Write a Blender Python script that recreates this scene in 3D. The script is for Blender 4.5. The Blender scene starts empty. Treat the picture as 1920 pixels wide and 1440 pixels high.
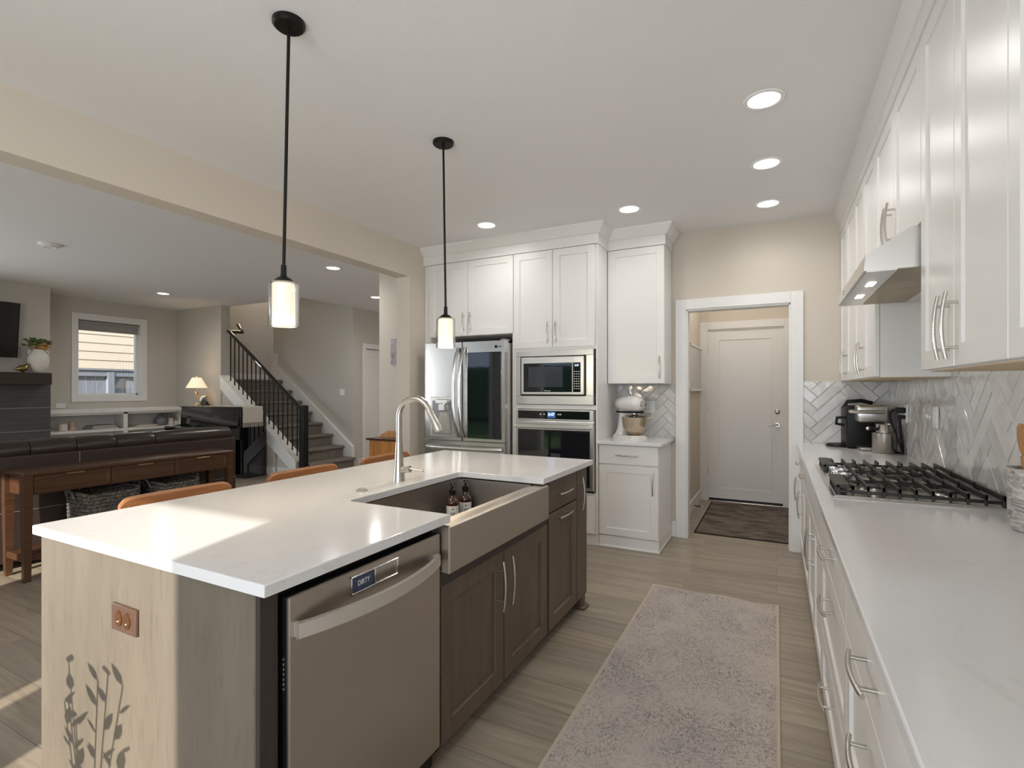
import bpy, bmesh, math, random
from mathutils import Vector, Matrix
random.seed(7)
C = bpy.context.scene
COL = C.collection
PI = math.pi

# ---------------------------------------------------------------- camera, sky, sun, daylight, fill lamps, exposure
cam = bpy.data.objects.new('camera', bpy.data.cameras.new('camera'))
COL.objects.link(cam)
cam.location = (0, 0, 1.34)
cam.rotation_euler = (PI / 2, 0, math.atan(496 / 965))
cam.data.lens = 965 / 1920 * 36
cam.data.sensor_width = 36
cam.data.shift_y = 10.5 / 1920
cam.data.clip_start = 0.02
C.camera = cam
C.view_settings.view_transform = 'Standard'
C.view_settings.look = 'None'
C.view_settings.exposure = 0.5
C.view_settings.gamma = 1.0

world = bpy.data.worlds.new('sky'); C.world = world
world.use_nodes = True
bg = world.node_tree.nodes['Background']
bg.inputs[0].default_value = (0.62, 0.78, 1.0, 1)
bg.inputs[1].default_value = 1.1


def lamp(name, kind, loc, energy, color=(1, 1, 1), direction=None, parent=None, **kw):
    d = bpy.data.lights.new(name, kind)
    d.energy = energy; d.color = color
    for k, v in kw.items(): setattr(d, k, v)
    o = bpy.data.objects.new(name, d); COL.objects.link(o)
    o.location = loc
    if direction is not None:
        o.rotation_euler = Vector(direction).to_track_quat('-Z', 'Y').to_euler()
    if parent: o.parent = parent
    return o


SUN = Vector((-0.306, 1.0, -0.4225))
lamp('sun', 'SUN', (3, -10, 6), 6.0, (1.0, 0.94, 0.84), SUN, angle=0.0093)
# daylight entering through the patio doors in the wall behind the viewpoint
DAY = (0.86, 0.93, 1.0)
lamp('daylight_patio', 'AREA', (-0.95, -2.12, 1.25), 41, DAY, (-.35, 1, .25), shape='RECTANGLE', size=1.05, size_y=2.2)
lamp('fill_nook', 'AREA', (0.35, -1.9, 1.6), 15, DAY, (-.25, 1, .25), shape='RECTANGLE', size=0.8, size_y=1.4)  # added fill lamp in front of solid wall, no window here
lamp('fill_lounge', 'AREA', (-9.4, -0.35, 1.5), 125, DAY, (1, .45, .3), shape='RECTANGLE', size=2.2, size_y=2.0)  # added fill for the living area; the wall has no opening here
lamp('upstairs_light', 'POINT', (-9.1, 7.0, 4.2), 22, (1, .80, .55), shadow_soft_size=.15)
lamp('fill_entry', 'AREA', (-4.9, 8.2, 1.5), 5, (1, .93, .84), (0, -1, 0), shape='RECTANGLE', size=1.4, size_y=1.8)  # fill lamp inside the entry, no opening behind it


# ---------------------------------------------------------------- materials
def nm(name):
    m = bpy.data.materials.new(name); m.use_nodes = True
    nt = m.node_tree
    return m, nt, nt.nodes['Principled BSDF']


def N(nt, typ, **kw):
    n = nt.nodes.new(typ)
    for k, v in kw.items():
        if isinstance(k, str) and hasattr(n, k) and not k.startswith('i_'): setattr(n, k, v)
    return n


def setin(n, **kw):
    for k, v in kw.items():
        n.inputs[k.replace('_', ' ')].default_value = v


def coords(nt, scale=(1, 1, 1), rot=(0, 0, 0)):
    t = nt.nodes.new('ShaderNodeTexCoord'); mp = nt.nodes.new('ShaderNodeMapping')
    mp.inputs['Scale'].default_value = scale; mp.inputs['Rotation'].default_value = rot
    nt.links.new(t.outputs['Object'], mp.inputs['Vector'])
    return mp.outputs['Vector']


def noise(nt, vec, scale=5, detail=3, rough=0.5, dist=0.0):
    n = nt.nodes.new('ShaderNodeTexNoise')
    n.inputs['Scale'].default_value = scale; n.inputs['Detail'].default_value = detail
    n.inputs['Roughness'].default_value = rough; n.inputs['Distortion'].default_value = dist
    if vec is not None: nt.links.new(vec, n.inputs['Vector'])
    return n.outputs['Fac']


def ramp(nt, fac, stops):
    r = nt.nodes.new('ShaderNodeValToRGB')
    el = r.color_ramp.elements
    while len(el) < len(stops): el.new(0.5)
    for e, (p, c) in zip(el, stops):
        e.position = p; e.color = (*c, 1) if len(c) == 3 else c
    nt.links.new(fac, r.inputs['Fac'])
    return r.outputs['Color']


def mix(nt, a, b, fac, mode='MIX'):
    m = nt.nodes.new('ShaderNodeMix'); m.data_type = 'RGBA'; m.blend_type = mode
    for s, v in ((m.inputs['A'] if False else m.inputs[6], a), (m.inputs[7], b)):
        if isinstance(v, tuple): s.default_value = (*v, 1)
        else: nt.links.new(v, s)
    if isinstance(fac, (int, float)): m.inputs[0].default_value = fac
    else: nt.links.new(fac, m.inputs[0])
    return m.outputs[2]


def bump(nt, p, fac, strength=0.2, dist=0.002):
    b = nt.nodes.new('ShaderNodeBump')
    b.inputs['Strength'].default_value = strength; b.inputs['Distance'].default_value = dist
    nt.links.new(fac, b.inputs['Height']); nt.links.new(b.outputs['Normal'], p.inputs['Normal'])


def mat(name, col, rough=0.5, metal=0.0, spec=0.5, coat=0.0, emit=None, es=0.0, bumpy=None):
    m, nt, p = nm(name)
    p.inputs['Base Color'].default_value = (*col, 1)
    p.inputs['Roughness'].default_value = rough; p.inputs['Metallic'].default_value = metal
    p.inputs['Specular IOR Level'].default_value = spec
    if coat: p.inputs['Coat Weight'].default_value = coat; p.inputs['Coat Roughness'].default_value = 0.05
    if emit: p.inputs['Emission Color'].default_value = (*emit, 1); p.inputs['Emission Strength'].default_value = es
    # fine procedural variation so that nothing is a flat fill
    v = coords(nt)
    f = noise(nt, v, (bumpy or (60, .05))[0], 3)
    bump(nt, p, f, (bumpy or (60, .05))[1], 0.001)
    return m


def wood(name, c1, c2, axis='z', rough=0.45, fine=18, dark=None):
    m, nt, p = nm(name)
    s = {'x': (0.9, fine, fine), 'y': (fine, 0.9, fine), 'z': (fine, fine, 0.9)}[axis]
    v = coords(nt, s)
    f = noise(nt, v, 1.6, 5, 0.6, 0.6)
    v2 = coords(nt, tuple(q * 5 for q in s))
    g = noise(nt, v2, 2.0, 3, 0.6)
    c = ramp(nt, f, [(0.28, c1), (0.72, c2)])
    c = mix(nt, c, tuple(x * 0.72 for x in c1), ramp(nt, g, [(0.52, (0, 0, 0)), (0.75, (0.6, 0.6, 0.6))]))
    nt.links.new(c, p.inputs['Base Color'])
    p.inputs['Roughness'].default_value = rough
    bump(nt, p, g, 0.12, 0.0006)
    return m


def steel(name, col, rough=0.28, axis='x'):
    m, nt, p = nm(name)
    s = {'x': (1.2, 40, 40), 'y': (40, 1.2, 40), 'z': (40, 40, 1.2)}[axis]
    f = noise(nt, coords(nt, s), 1.0, 2)
    nt.links.new(mix(nt, tuple(q * 0.985 for q in col), col, f), p.inputs['Base Color'])
    p.inputs['Metallic'].default_value = 1.0
    p.inputs['Roughness'].default_value = rough
    p.inputs['Anisotropic'].default_value = 0.5
    return m


def wallpaint(name, col, scale=140, strength=0.12, rough=0.85, dist=0.002):
    m, nt, p = nm(name)
    v = coords(nt)
    f = noise(nt, v, scale, 2, 0.5)
    g = noise(nt, v, 0.8, 2)
    nt.links.new(mix(nt, tuple(q * 0.985 for q in col), col, g), p.inputs['Base Color'])
    p.inputs['Roughness'].default_value = rough
    p.inputs['Specular IOR Level'].default_value = 0.25
    bump(nt, p, f, strength, dist)
    return m


def quartz(name):
    m, nt, p = nm(name)
    v = coords(nt)
    n1 = noise(nt, v, 2.2, 6, 0.62, 1.6)
    vein = ramp(nt, n1, [(0.485, (0, 0, 0)), (0.5, (1, 1, 1)), (0.515, (0, 0, 0))])
    patch = ramp(nt, noise(nt, v, 1.3, 2), [(0.45, (0, 0, 0)), (0.7, (1, 1, 1))])
    fac = mix(nt, (0.0, 0.0, 0.0), vein, patch)
    fac = mix(nt, (0, 0, 0), fac, .45)
    c = mix(nt, (0.735, 0.725, 0.725), (0.56, 0.555, 0.56), fac)
    c = mix(nt, c, (0.69, 0.68, 0.685), ramp(nt, noise(nt, v, 9, 5, .7), [(0.55, (0, 0, 0)), (0.8, (.5, .5, .5))]))
    nt.links.new(c, p.inputs['Base Color'])
    p.inputs['Roughness'].default_value = 0.13
    return m


def plank_floor(name):
    m, nt, p = nm(name)
    v = coords(nt)
    br = nt.nodes.new('ShaderNodeTexBrick')
    nt.links.new(v, br.inputs['Vector'])
    br.offset = 0.37; br.offset_frequency = 2
    setin(br, Scale=1.0, Mortar_Size=0.0012, Mortar_Smooth=0.1, Bias=0.0, Brick_Width=1.52, Row_Height=0.181)
    br.inputs['Color1'].default_value = (0, 0, 0, 1); br.inputs['Color2'].default_value = (1, 1, 1, 1)
    br.inputs['Mortar'].default_value = (0.5, 0.5, 0.5, 1)
    # per-plank offset of the grain
    off = nt.nodes.new('ShaderNodeVectorMath'); off.operation = 'MULTIPLY_ADD'
    nt.links.new(br.outputs['Color'], off.inputs[0]); off.inputs[1].default_value = (7, 13, 5)
    nt.links.new(v, off.inputs[2])
    mp = nt.nodes.new('ShaderNodeMapping'); mp.inputs['Scale'].default_value = (0.9, 11, 1)
    nt.links.new(off.outputs[0], mp.inputs['Vector'])
    g = noise(nt, mp.outputs['Vector'], 1.7, 6, 0.62, 0.9)
    mp2 = nt.nodes.new('ShaderNodeMapping'); mp2.inputs['Scale'].default_value = (3, 120, 1)
    nt.links.new(off.outputs[0], mp2.inputs['Vector'])
    g2 = noise(nt, mp2.outputs['Vector'], 1.0, 3, 0.6)
    base = ramp(nt, g, [(0.25, (0.225, 0.18, 0.132)), (0.5, (0.335, 0.28, 0.215)), (0.75, (0.42, 0.36, 0.285))])
    tone = mix(nt, (0.86, 0.86, 0.87), (1.08, 1.07, 1.05), br.outputs['Color'])
    base = mix(nt, base, tone, 1.0, 'MULTIPLY')
    base = mix(nt, base, (0.11, 0.09, 0.07), ramp(nt, g2, [(0.58, (0, 0, 0)), (0.8, (.28, .28, .28))]))
    base = mix(nt, base, (0.09, 0.075, 0.06), br.outputs['Fac'])
    nt.links.new(base, p.inputs['Base Color'])
    p.inputs['Roughness'].default_value = 0.36
    bump(nt, p, g2, 0.05, 0.0006)
    return m


def tiles_mat(name):
    m, nt, p = nm(name)
    a = nt.nodes.new('ShaderNodeAttribute'); a.attribute_name = 'tone'
    v = coords(nt)
    n1 = noise(nt, v, 9, 4, 0.6, 1.5)
    c = mix(nt, (0.57, 0.56, 0.54), (0.70, 0.69, 0.665), n1)
    c = mix(nt, c, a.outputs['Color'], 1.0, 'MULTIPLY')
    nt.links.new(c, p.inputs['Base Color'])
    p.inputs['Roughness'].default_value = 0.12
    w = noise(nt, v, 11, 1, 0.4, 0.8)
    bump(nt, p, w, 0.55, 0.006)
    return m


def carpet_mat(name, c1, c2, scale=260):
    m, nt, p = nm(name)
    v = coords(nt)
    f = noise(nt, v, scale, 2, 0.7)
    g = noise(nt, v, 30, 4, 0.7)
    c = mix(nt, c1, c2, ramp(nt, f, [(0.35, (0, 0, 0)), (0.65, (1, 1, 1))]))
    c = mix(nt, c, tuple(q * .7 for q in c1), ramp(nt, g, [(0.45, (0, 0, 0)), (0.7, (.6, .6, .6))]))
    nt.links.new(c, p.inputs['Base Color'])
    p.inputs['Roughness'].default_value = 0.95; p.inputs['Specular IOR Level'].default_value = 0.1
    bump(nt, p, f, 0.9, 0.008)
    return m


def rug_mat(name, c0, c1, c2, sx=1.0, stretch=(1, 1, 1)):
    m, nt, p = nm(name)
    v = coords(nt)
    big = noise(nt, coords(nt, stretch), 3.2 * sx, 4, 0.6, 0.8)
    fine = noise(nt, coords(nt, (55 * sx, 130 * sx, 1)), 1.0, 3, 0.7, 1.2)
    fine2 = noise(nt, coords(nt, (150 * sx, 55 * sx, 1), (0, 0, .7)), 1.0, 3, 0.7, 1.2)
    swirl = nt.nodes.new('ShaderNodeTexWave'); swirl.wave_type = 'RINGS'
    setin(swirl, Scale=2.3 * sx, Distortion=9.0, Detail=3.0, Detail_Scale=2.0)
    nt.links.new(v, swirl.inputs['Vector'])
    c = mix(nt, c0, c1, ramp(nt, big, [(0.4, (0, 0, 0)), (0.62, (1, 1, 1))]))
    msk = ramp(nt, fine, [(0.50, (0, 0, 0)), (0.56, (1, 1, 1))])
    msk2 = ramp(nt, fine2, [(0.51, (0, 0, 0)), (0.57, (1, 1, 1))])
    zone = ramp(nt, noise(nt, v, 3.1 * sx, 5, .65), [(0.36, (0.25,) * 3), (0.62, (0.95,) * 3)])
    mm = mix(nt, msk, msk2, swirl.outputs['Fac'])
    fac = mix(nt, (0, 0, 0), mm, zone)
    c = mix(nt, c, c2, fac)
    nt.links.new(c, p.inputs['Base Color'])
    p.inputs['Roughness'].default_value = 0.95; p.inputs['Specular IOR Level'].default_value = 0.1
    bump(nt, p, noise(nt, v, 420, 2), 0.5, 0.003)
    return m


def glass_mat(name, tint=(1, 1, 1), refl=0.08, rough=0.0):
    m = bpy.data.materials.new(name); m.use_nodes = True; nt = m.node_tree
    nt.nodes.clear()
    o = nt.nodes.new('ShaderNodeOutputMaterial')
    t = nt.nodes.new('ShaderNodeBsdfTransparent'); t.inputs[0].default_value = (*tint, 1)
    g = nt.nodes.new('ShaderNodeBsdfGlossy'); g.inputs['Roughness'].default_value = rough
    lw = nt.nodes.new('ShaderNodeLayerWeight'); lw.inputs['Blend'].default_value = 0.35
    mth = nt.nodes.new('ShaderNodeMath'); mth.operation = 'MULTIPLY_ADD'
    nt.links.new(lw.outputs['Facing'], mth.inputs[0]); mth.inputs[1].default_value = 0.55; mth.inputs[2].default_value = refl
    mx = nt.nodes.new('ShaderNodeMixShader')
    nt.links.new(mth.outputs[0], mx.inputs[0]); nt.links.new(t.outputs[0], mx.inputs[1]); nt.links.new(g.outputs[0], mx.inputs[2])
    nt.links.new(mx.outputs[0], o.inputs[0])
    return m


M = {}
M['wall'] = wallpaint('beige_wall_paint', (0.65, 0.59, 0.51))
M['wall_living'] = wallpaint('greige_wall_paint', (0.585, 0.55, 0.495))
M['ceiling'] = wallpaint('white_ceiling_paint', (0.80, 0.795, 0.795), 120, 0.25, 0.9, 0.003)
M['trim'] = mat('white_trim_paint', (0.80, 0.79, 0.77), 0.4)
M['cab'] = mat('white_cabinet_paint', (0.80, 0.785, 0.765), 0.33)
M['cabin'] = wood('maple_cabinet_interior', (0.62, 0.46, 0.27), (0.70, 0.54, 0.34), 'y', 0.5)
M['quartz'] = quartz('white_quartz')
M['floor'] = plank_floor('oak_plank_floor')
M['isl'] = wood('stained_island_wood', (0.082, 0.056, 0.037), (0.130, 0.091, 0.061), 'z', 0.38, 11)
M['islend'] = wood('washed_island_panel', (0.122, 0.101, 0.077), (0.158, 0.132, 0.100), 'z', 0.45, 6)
M['isldark'] = wood('dark_island_edge', (0.03, 0.022, 0.018), (0.045, 0.032, 0.025), 'z', 0.5)
M['steel'] = steel('brushed_steel', (0.72, 0.70, 0.67), 0.30, 'x')
M['steelv'] = steel('brushed_steel_vertical', (0.68, 0.67, 0.66), 0.22, 'z')
M['steely'] = steel('brushed_steel_lengthwise', (0.49, 0.44, 0.385), 0.36, 'y')
M['sinkin'] = steel('satin_sink_steel', (0.46, 0.42, 0.38), 0.42, 'y')
M['nickel'] = mat('brushed_nickel', (0.58, 0.55, 0.505), 0.27, 1.0)
M['chrome'] = mat('polished_chrome', (0.8, 0.8, 0.82), 0.1, 1.0)
M['black'] = mat('black_plastic', (0.006, 0.006, 0.006), 0.42, spec=.28)
M['blackgloss'] = mat('black_gloss', (0.006, 0.006, 0.008), 0.05, coat=0.4)
M['darkglass'] = mat('dark_appliance_glass', (0.008, 0.010, 0.014), 0.03, spec=0.8)
M['iron'] = mat('cast_iron', (0.028, 0.025, 0.022), 0.45, 0.3, bumpy=(300, .2))
M['bronze'] = mat('dark_bronze', (0.02, 0.018, 0.016), 0.4, 0.7)
M['white'] = mat('white_plastic', (0.82, 0.82, 0.81), 0.3)
M['enamel'] = mat('white_enamel', (0.80, 0.78, 0.75), 0.15, coat=0.5)
M['brown'] = mat('brown_plastic', (0.085, 0.047, 0.032), 0.35)
M['brown2'] = mat('dark_brown_plastic', (0.075, 0.026, 0.006), 0.3)
M['tile'] = tiles_mat('glazed_wavy_tile')
M['grout'] = mat('tile_grout', (0.60, 0.585, 0.56), 0.9)
M['carpet'] = carpet_mat('stair_carpet', (0.17, 0.145, 0.125), (0.36, 0.315, 0.275))
M['rug'] = rug_mat('runner_rug', (0.53, 0.465, 0.41), (0.47, 0.41, 0.38), (0.16, 0.135, 0.14))
M['rugedge'] = mat('rug_binding', (0.52, 0.43, 0.34), 0.9, spec=.1)
M['mat'] = rug_mat('distressed_mat', (0.27, 0.225, 0.185), (0.11, 0.09, 0.08), (0.05, 0.042, 0.038), 1.4, (0.8, 2.2, 1))
M['matedge'] = mat('black_binding', (0.02, 0.018, 0.018), 0.9, spec=.1)
M['leather'] = mat('dark_leather', (0.030, 0.019, 0.014), 0.30, bumpy=(90, .35))
M['leather2'] = mat('grey_brown_leather', (0.048, 0.032, 0.028), 0.55, spec=.3, bumpy=(160, .25))
M['seam'] = mat('pale_stitching', (0.35, 0.33, 0.31), 0.8)
M['console'] = wood('mahogany_stained_wood', (0.055, 0.024, 0.012), (0.098, 0.043, 0.020), 'y', 0.35)
M['cane'] = mat('woven_cane', (0.15, 0.085, 0.045), 0.6, bumpy=(500, .8))
M['brass'] = mat('brushed_brass', (0.68, 0.50, 0.25), 0.3, 1.0)
M['walnut'] = wood('walnut_stool_wood', (0.26, 0.105, 0.042), (0.38, 0.165, 0.07), 'y', 0.32)
M['pine'] = wood('knotty_pine', (0.42, 0.15, 0.035), (0.72, 0.34, 0.09), 'z', 0.35, 9)
M['pinetop'] = wood('dark_chest_top', (0.05, 0.02, 0.012), (0.09, 0.035, 0.02), 'x', 0.25)
M['piano'] = mat('piano_lacquer', (0.004, 0.004, 0.006), 0.04, coat=1.0)
M['firetile'] = wood('grey_fireplace_tile', (0.055, 0.056, 0.063), (0.09, 0.09, 0.097), 'y', 0.5, 26)
M['mantel'] = wood('dark_mantel_wood', (0.022, 0.013, 0.009), (0.04, 0.024, 0.016), 'y', 0.5)
M['ceramic'] = mat('cream_ceramic', (0.72, 0.68, 0.62), 0.5, bumpy=(25, .15))
M['pink'] = mat('blush_ceramic', (0.60, 0.42, 0.34), 0.6)
M['bluegrey'] = mat('blue_grey_glaze', (0.20, 0.20, 0.23), 0.3, bumpy=(20, .2))
M['leaf'] = mat('green_leaves', (0.09, 0.14, 0.035), 0.6)
M['amberleaf'] = mat('amber_flowers', (0.50, 0.27, 0.07), 0.7)
M['shade'] = mat('lamp_shade_linen', (0.85, 0.74, 0.58), 0.8, emit=(1.0, 0.78, 0.5), es=0.45)
M['gray_shade'] = mat('grey_roller_blind', (0.33, 0.31, 0.30), 0.9)
M['silver'] = mat('silver_cup', (0.75, 0.74, 0.72), 0.18, 1.0)
M['cloth'] = mat('cream_woven_cloth', (0.60, 0.56, 0.49), 0.95, spec=.1, bumpy=(350, .6))
M['paper'] = mat('book_paper', (0.74, 0.70, 0.63), 0.9)
M['bookdark'] = mat('dark_book_cover', (0.07, 0.06, 0.07), 0.5)
M['booktan'] = mat('tan_book_cover', (0.50, 0.42, 0.30), 0.6)
M['bookred'] = mat('rust_red_cover', (0.35, 0.08, 0.04), 0.6)
M['amber'] = mat('amber_glass', (0.055, 0.016, 0.005), 0.06, coat=.6)
M['label'] = mat('white_paper_label', (0.78, 0.76, 0.73), 0.7)
M['ink'] = mat('black_ink', (0.03, 0.03, 0.03), 0.7)
M['spoonwood'] = wood('spoon_wood', (0.36, 0.17, 0.06), (0.52, 0.27, 0.11), 'z', 0.5, 40)
M['screen'] = mat('television_screen', (0.004, 0.004, 0.004), 0.12)
M['digits'] = mat('display_digits', (0.5, 0.7, 1), 0.5, emit=(0.65, 0.82, 1.0), es=2.0)
M['digitbg'] = mat('display_background', (0.02, 0.04, 0.10), 0.2, emit=(0.08, 0.16, 0.42), es=0.5)
M['canlens'] = mat('lit_downlight_lens', (0.9, 0.9, 0.88), 0.5, emit=(1.0, 0.95, 0.87), es=6.0)
M['diffuser'] = mat('lit_opal_glass', (0.9, 0.86, 0.8), 0.4, emit=(1.0, 0.88, 0.70), es=0.75)
M['hoodlamp'] = mat('lit_hood_lens', (0.9, 0.9, 0.9), 0.4, emit=(1.0, 0.95, 0.85), es=6.0)
M['glass'] = glass_mat('clear_glass', (0.92, 0.91, 0.89), 0.07)
M['knobglass'] = glass_mat('clear_plastic_cover', (0.85, 0.90, 0.97), 0.5, 0.25)
M['pane'] = glass_mat('window_glass', (0.97, 0.98, 1.0), 0.04)
M['siding'] = mat('cream_siding', (0.84, 0.70, 0.52), 0.7)
M['fence'] = wood('grey_fence_wood', (0.26, 0.28, 0.33), (0.36, 0.38, 0.43), 'z', 0.8)
M['lawn'] = carpet_mat('outdoor_lawn', (0.07, 0.13, 0.03), (0.12, 0.20, 0.05), 30)
M['hedge'] = carpet_mat('hedge_foliage', (0.03, 0.08, 0.02), (0.08, 0.16, 0.04), 12)
M['canvas'] = rug_mat('grey_floral_canvas', (0.55, 0.52, 0.54), (0.35, 0.33, 0.35), (0.12, 0.11, 0.12), 3.0)
M['frameboard'] = mat('pale_board', (0.62, 0.61, 0.60), 0.5)
M['magblue'] = mat('slate_blue_print', (0.045, 0.06, 0.11), 0.4)


def marble():
    m, nt, p = nm('grey_swirl_marble')
    v = coords(nt, (13, 13, 30), (.5, .3, 0))
    n1 = noise(nt, v, 1.0, 5, 0.65, 2.5)
    c = ramp(nt, n1, [(0.36, (0.17, 0.155, 0.145)), (0.44, (0.30, 0.275, 0.255)), (0.55, (0.44, 0.41, 0.385)), (0.7, (0.58, 0.555, 0.53))])
    nt.links.new(c, p.inputs['Base Color']); p.inputs['Roughness'].default_value = 0.35
    return m


def wicker():
    m, nt, p = nm('grey_woven_rope')
    v = coords(nt)
    f = noise(nt, v, 55, 4, 0.75)
    c = ramp(nt, f, [(0.36, (0.02, 0.023, 0.028)), (0.5, (0.085, 0.078, 0.07)), (0.64, (0.24, 0.19, 0.125))])
    nt.links.new(c, p.inputs['Base Color']); p.inputs['Roughness'].default_value = 0.85
    bump(nt, p, f, 0.8, 0.006)
    return m


M['marble'] = marble(); M['wicker'] = wicker()


# ---------------------------------------------------------------- mesh builder
class MB:
    def __init__(s): s.v = []; s.f = []; s.mi = []; s.tone = None; s.round = False

    def add(s, vs, fs, mi=0):
        b = len(s.v); s.v += [tuple(q) for q in vs]
        for f in fs: s.f.append(tuple(i + b for i in f)); s.mi.append(mi)
        return s

    def box(s, x0, x1, y0, y1, z0, z1, b=0.0, mi=0, seg=1):
        if b <= 0:
            v = [(x, y, z) for z in (z0, z1) for y in (y0, y1) for x in (x0, x1)]
            return s.add(v, [(0, 2, 3, 1), (4, 5, 7, 6), (0, 1, 5, 4), (2, 6, 7, 3), (0, 4, 6, 2), (1, 3, 7, 5)], mi)
        bm = bmesh.new(); bmesh.ops.create_cube(bm, size=1)
        for q in bm.verts:
            q.co = Vector(((x0 + x1) / 2 + q.co.x * (x1 - x0), (y0 + y1) / 2 + q.co.y * (y1 - y0), (z0 + z1) / 2 + q.co.z * (z1 - z0)))
        bmesh.ops.bevel(bm, geom=list(bm.edges), offset=min(b, .49 * min(abs(x1 - x0), abs(y1 - y0), abs(z1 - z0))), segments=seg, affect='EDGES', profile=0.5)
        return s.bm(bm, mi)

    def bm(s, bm, mi=0):
        bm.verts.index_update()
        s.add([q.co[:] for q in bm.verts], [[q.index for q in f.verts] for f in bm.faces], mi)
        bm.free(); return s

    def tube(s, pts, r, seg=10, caps=True, mi=0, flat=1.0):
        s.round = True; seg = max(seg, 10)
        pts = [Vector(p) for p in pts]
        n = len(pts); rs = r if isinstance(r, (list, tuple)) else [r] * n
        t0 = (pts[1] - pts[0]).normalized()
        up = Vector((0, 0, 1)) if abs(t0.z) < 0.9 else Vector((1, 0, 0))
        a = t0.cross(up).normalized()
        vs = []
        for i, p in enumerate(pts):
            t = (pts[min(i + 1, n - 1)] - pts[max(i - 1, 0)]).normalized()
            a = (a - t * a.dot(t)).normalized(); b = t.cross(a)
            for k in range(seg):
                q = 2 * PI * k / seg
                vs.append(p + (a * math.cos(q) + b * math.sin(q) * flat) * rs[i])
        fs = [(i * seg + k, i * seg + (k + 1) % seg, (i + 1) * seg + (k + 1) % seg, (i + 1) * seg + k) for i in range(n - 1) for k in range(seg)]
        if caps: fs += [tuple(range(seg - 1, -1, -1)), tuple((n - 1) * seg + k for k in range(seg))]
        return s.add(vs, fs, mi)

    def lathe(s, prof, c=(0, 0, 0), seg=28, mi=0, axis='z', sx=1.0, sy=1.0):
        s.round = True
        vs = []; n = len(prof)
        for r, z in prof:
            for k in range(seg):
                q = 2 * PI * k / seg
                x, y = r * math.cos(q) * sx, r * math.sin(q) * sy
                p = {'z': (x, y, z), 'x': (z, x, y), 'y': (y, z, x)}[axis]
                vs.append((p[0] + c[0], p[1] + c[1], p[2] + c[2]))
        fs = [(i * seg + k, i * seg + (k + 1) % seg, (i + 1) * seg + (k + 1) % seg, (i + 1) * seg + k) for i in range(n - 1) for k in range(seg)]
        if prof[0][0] > 1e-6: fs.append(tuple(range(seg - 1, -1, -1)))
        if prof[-1][0] > 1e-6: fs.append(tuple((n - 1) * seg + k for k in range(seg)))
        return s.add(vs, fs, mi)

    def prism(s, poly, axis, a0, a1, mi=0):
        n = len(poly)
        def P(p, a): return {'x': (a, p[0], p[1]), 'y': (p[0], a, p[1]), 'z': (p[0], p[1], a)}[axis]
        vs = [P(p, a0) for p in poly] + [P(p, a1) for p in poly]
        fs = [(i, (i + 1) % n, n + (i + 1) % n, n + i) for i in range(n)] + [tuple(range(n - 1, -1, -1)), tuple(range(n, 2 * n))]
        return s.add(vs, fs, mi)

    def ball(s, c, r, sc=(1, 1, 1), mi=0, seg=14):
        bm = bmesh.new(); bmesh.ops.create_uvsphere(bm, u_segments=seg, v_segments=max(6, seg // 2), radius=r)
        for q in bm.verts: q.co = Vector((q.co.x * sc[0] + c[0], q.co.y * sc[1] + c[1], q.co.z * sc[2] + c[2]))
        return s.bm(bm, mi)

    def shaker(s, o, u, v, n, w, h, t=0.02, st=0.062, rec=0.008, mi=0):
        """framed door with a recessed flat panel; o = lower corner of the back, u/v/n = width, height, outward"""
        o, u, v, n = Vector(o), Vector(u), Vector(v), Vector(n)
        def ring(i, d): return [o + u * a + v * b + n * d for a, b in ((i, i), (w - i, i), (w - i, h - i), (i, h - i))]
        R = [ring(0, 0), ring(0, t - .002), ring(.002, t), ring(st, t), ring(st + .004, t - rec)]
        vs = [p for r in R for p in r]
        fs = [(3, 2, 1, 0)]
        for k in range(4):
            for i in range(4):
                j = (i + 1) % 4
                fs.append((k * 4 + i, k * 4 + j, k * 4 + 4 + j, k * 4 + 4 + i))
        fs.append((16, 17, 18, 19))
        return s.add(vs, fs, mi)

    def slab(s, o, u, v, n, w, h, t=0.02, mi=0):
        o, u, v, n = Vector(o), Vector(u), Vector(v), Vector(n)
        def ring(i, d): return [o + u * a + v * b + n * d for a, b in ((i, i), (w - i, i), (w - i, h - i), (i, h - i))]
        R = [ring(0, 0), ring(0, t - .002), ring(.002, t)]
        vs = [p for r in R for p in r]
        fs = [(3, 2, 1, 0)] + [(k * 4 + i, k * 4 + (i + 1) % 4, k * 4 + 4 + (i + 1) % 4, k * 4 + 4 + i) for k in range(2) for i in range(4)] + [(8, 9, 10, 11)]
        return s.add(vs, fs, mi)

    def pull(s, c, u, n, L=0.19, post=0.128, out=0.032, r=0.0052):
        """bowed bar pull with two posts, centred at c on the surface, long axis u, outward n"""
        c, u, n = Vector(c), Vector(u), Vector(n)
        pts = []
        for i in range(11):
            q = -1 + 2 * i / 10
            pts.append(c + u * (q * L / 2) + n * (out + 0.010 * (1 - q * q) - 0.004))
        s.tube(pts, r, 8)
        for q in (-1, 1):
            s.tube([c + u * (q * post / 2), c + u * (q * post / 2) + n * (out + 0.002)], 0.0045, 8)
        return s


OFF = {}


def T(name, label, cat, loc=(0, 0, 0), rotz=0.0, group=None, local=False):
    o = bpy.data.objects.new(name, None); COL.objects.link(o)
    o.empty_display_size = 0.05
    o.location = loc; o.rotation_euler = (0, 0, rotz)
    o['label'] = label; o['category'] = cat
    if group: o['group'] = group
    OFF[o.name] = Vector((0, 0, 0)) if local else Vector(loc)
    return o


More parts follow.
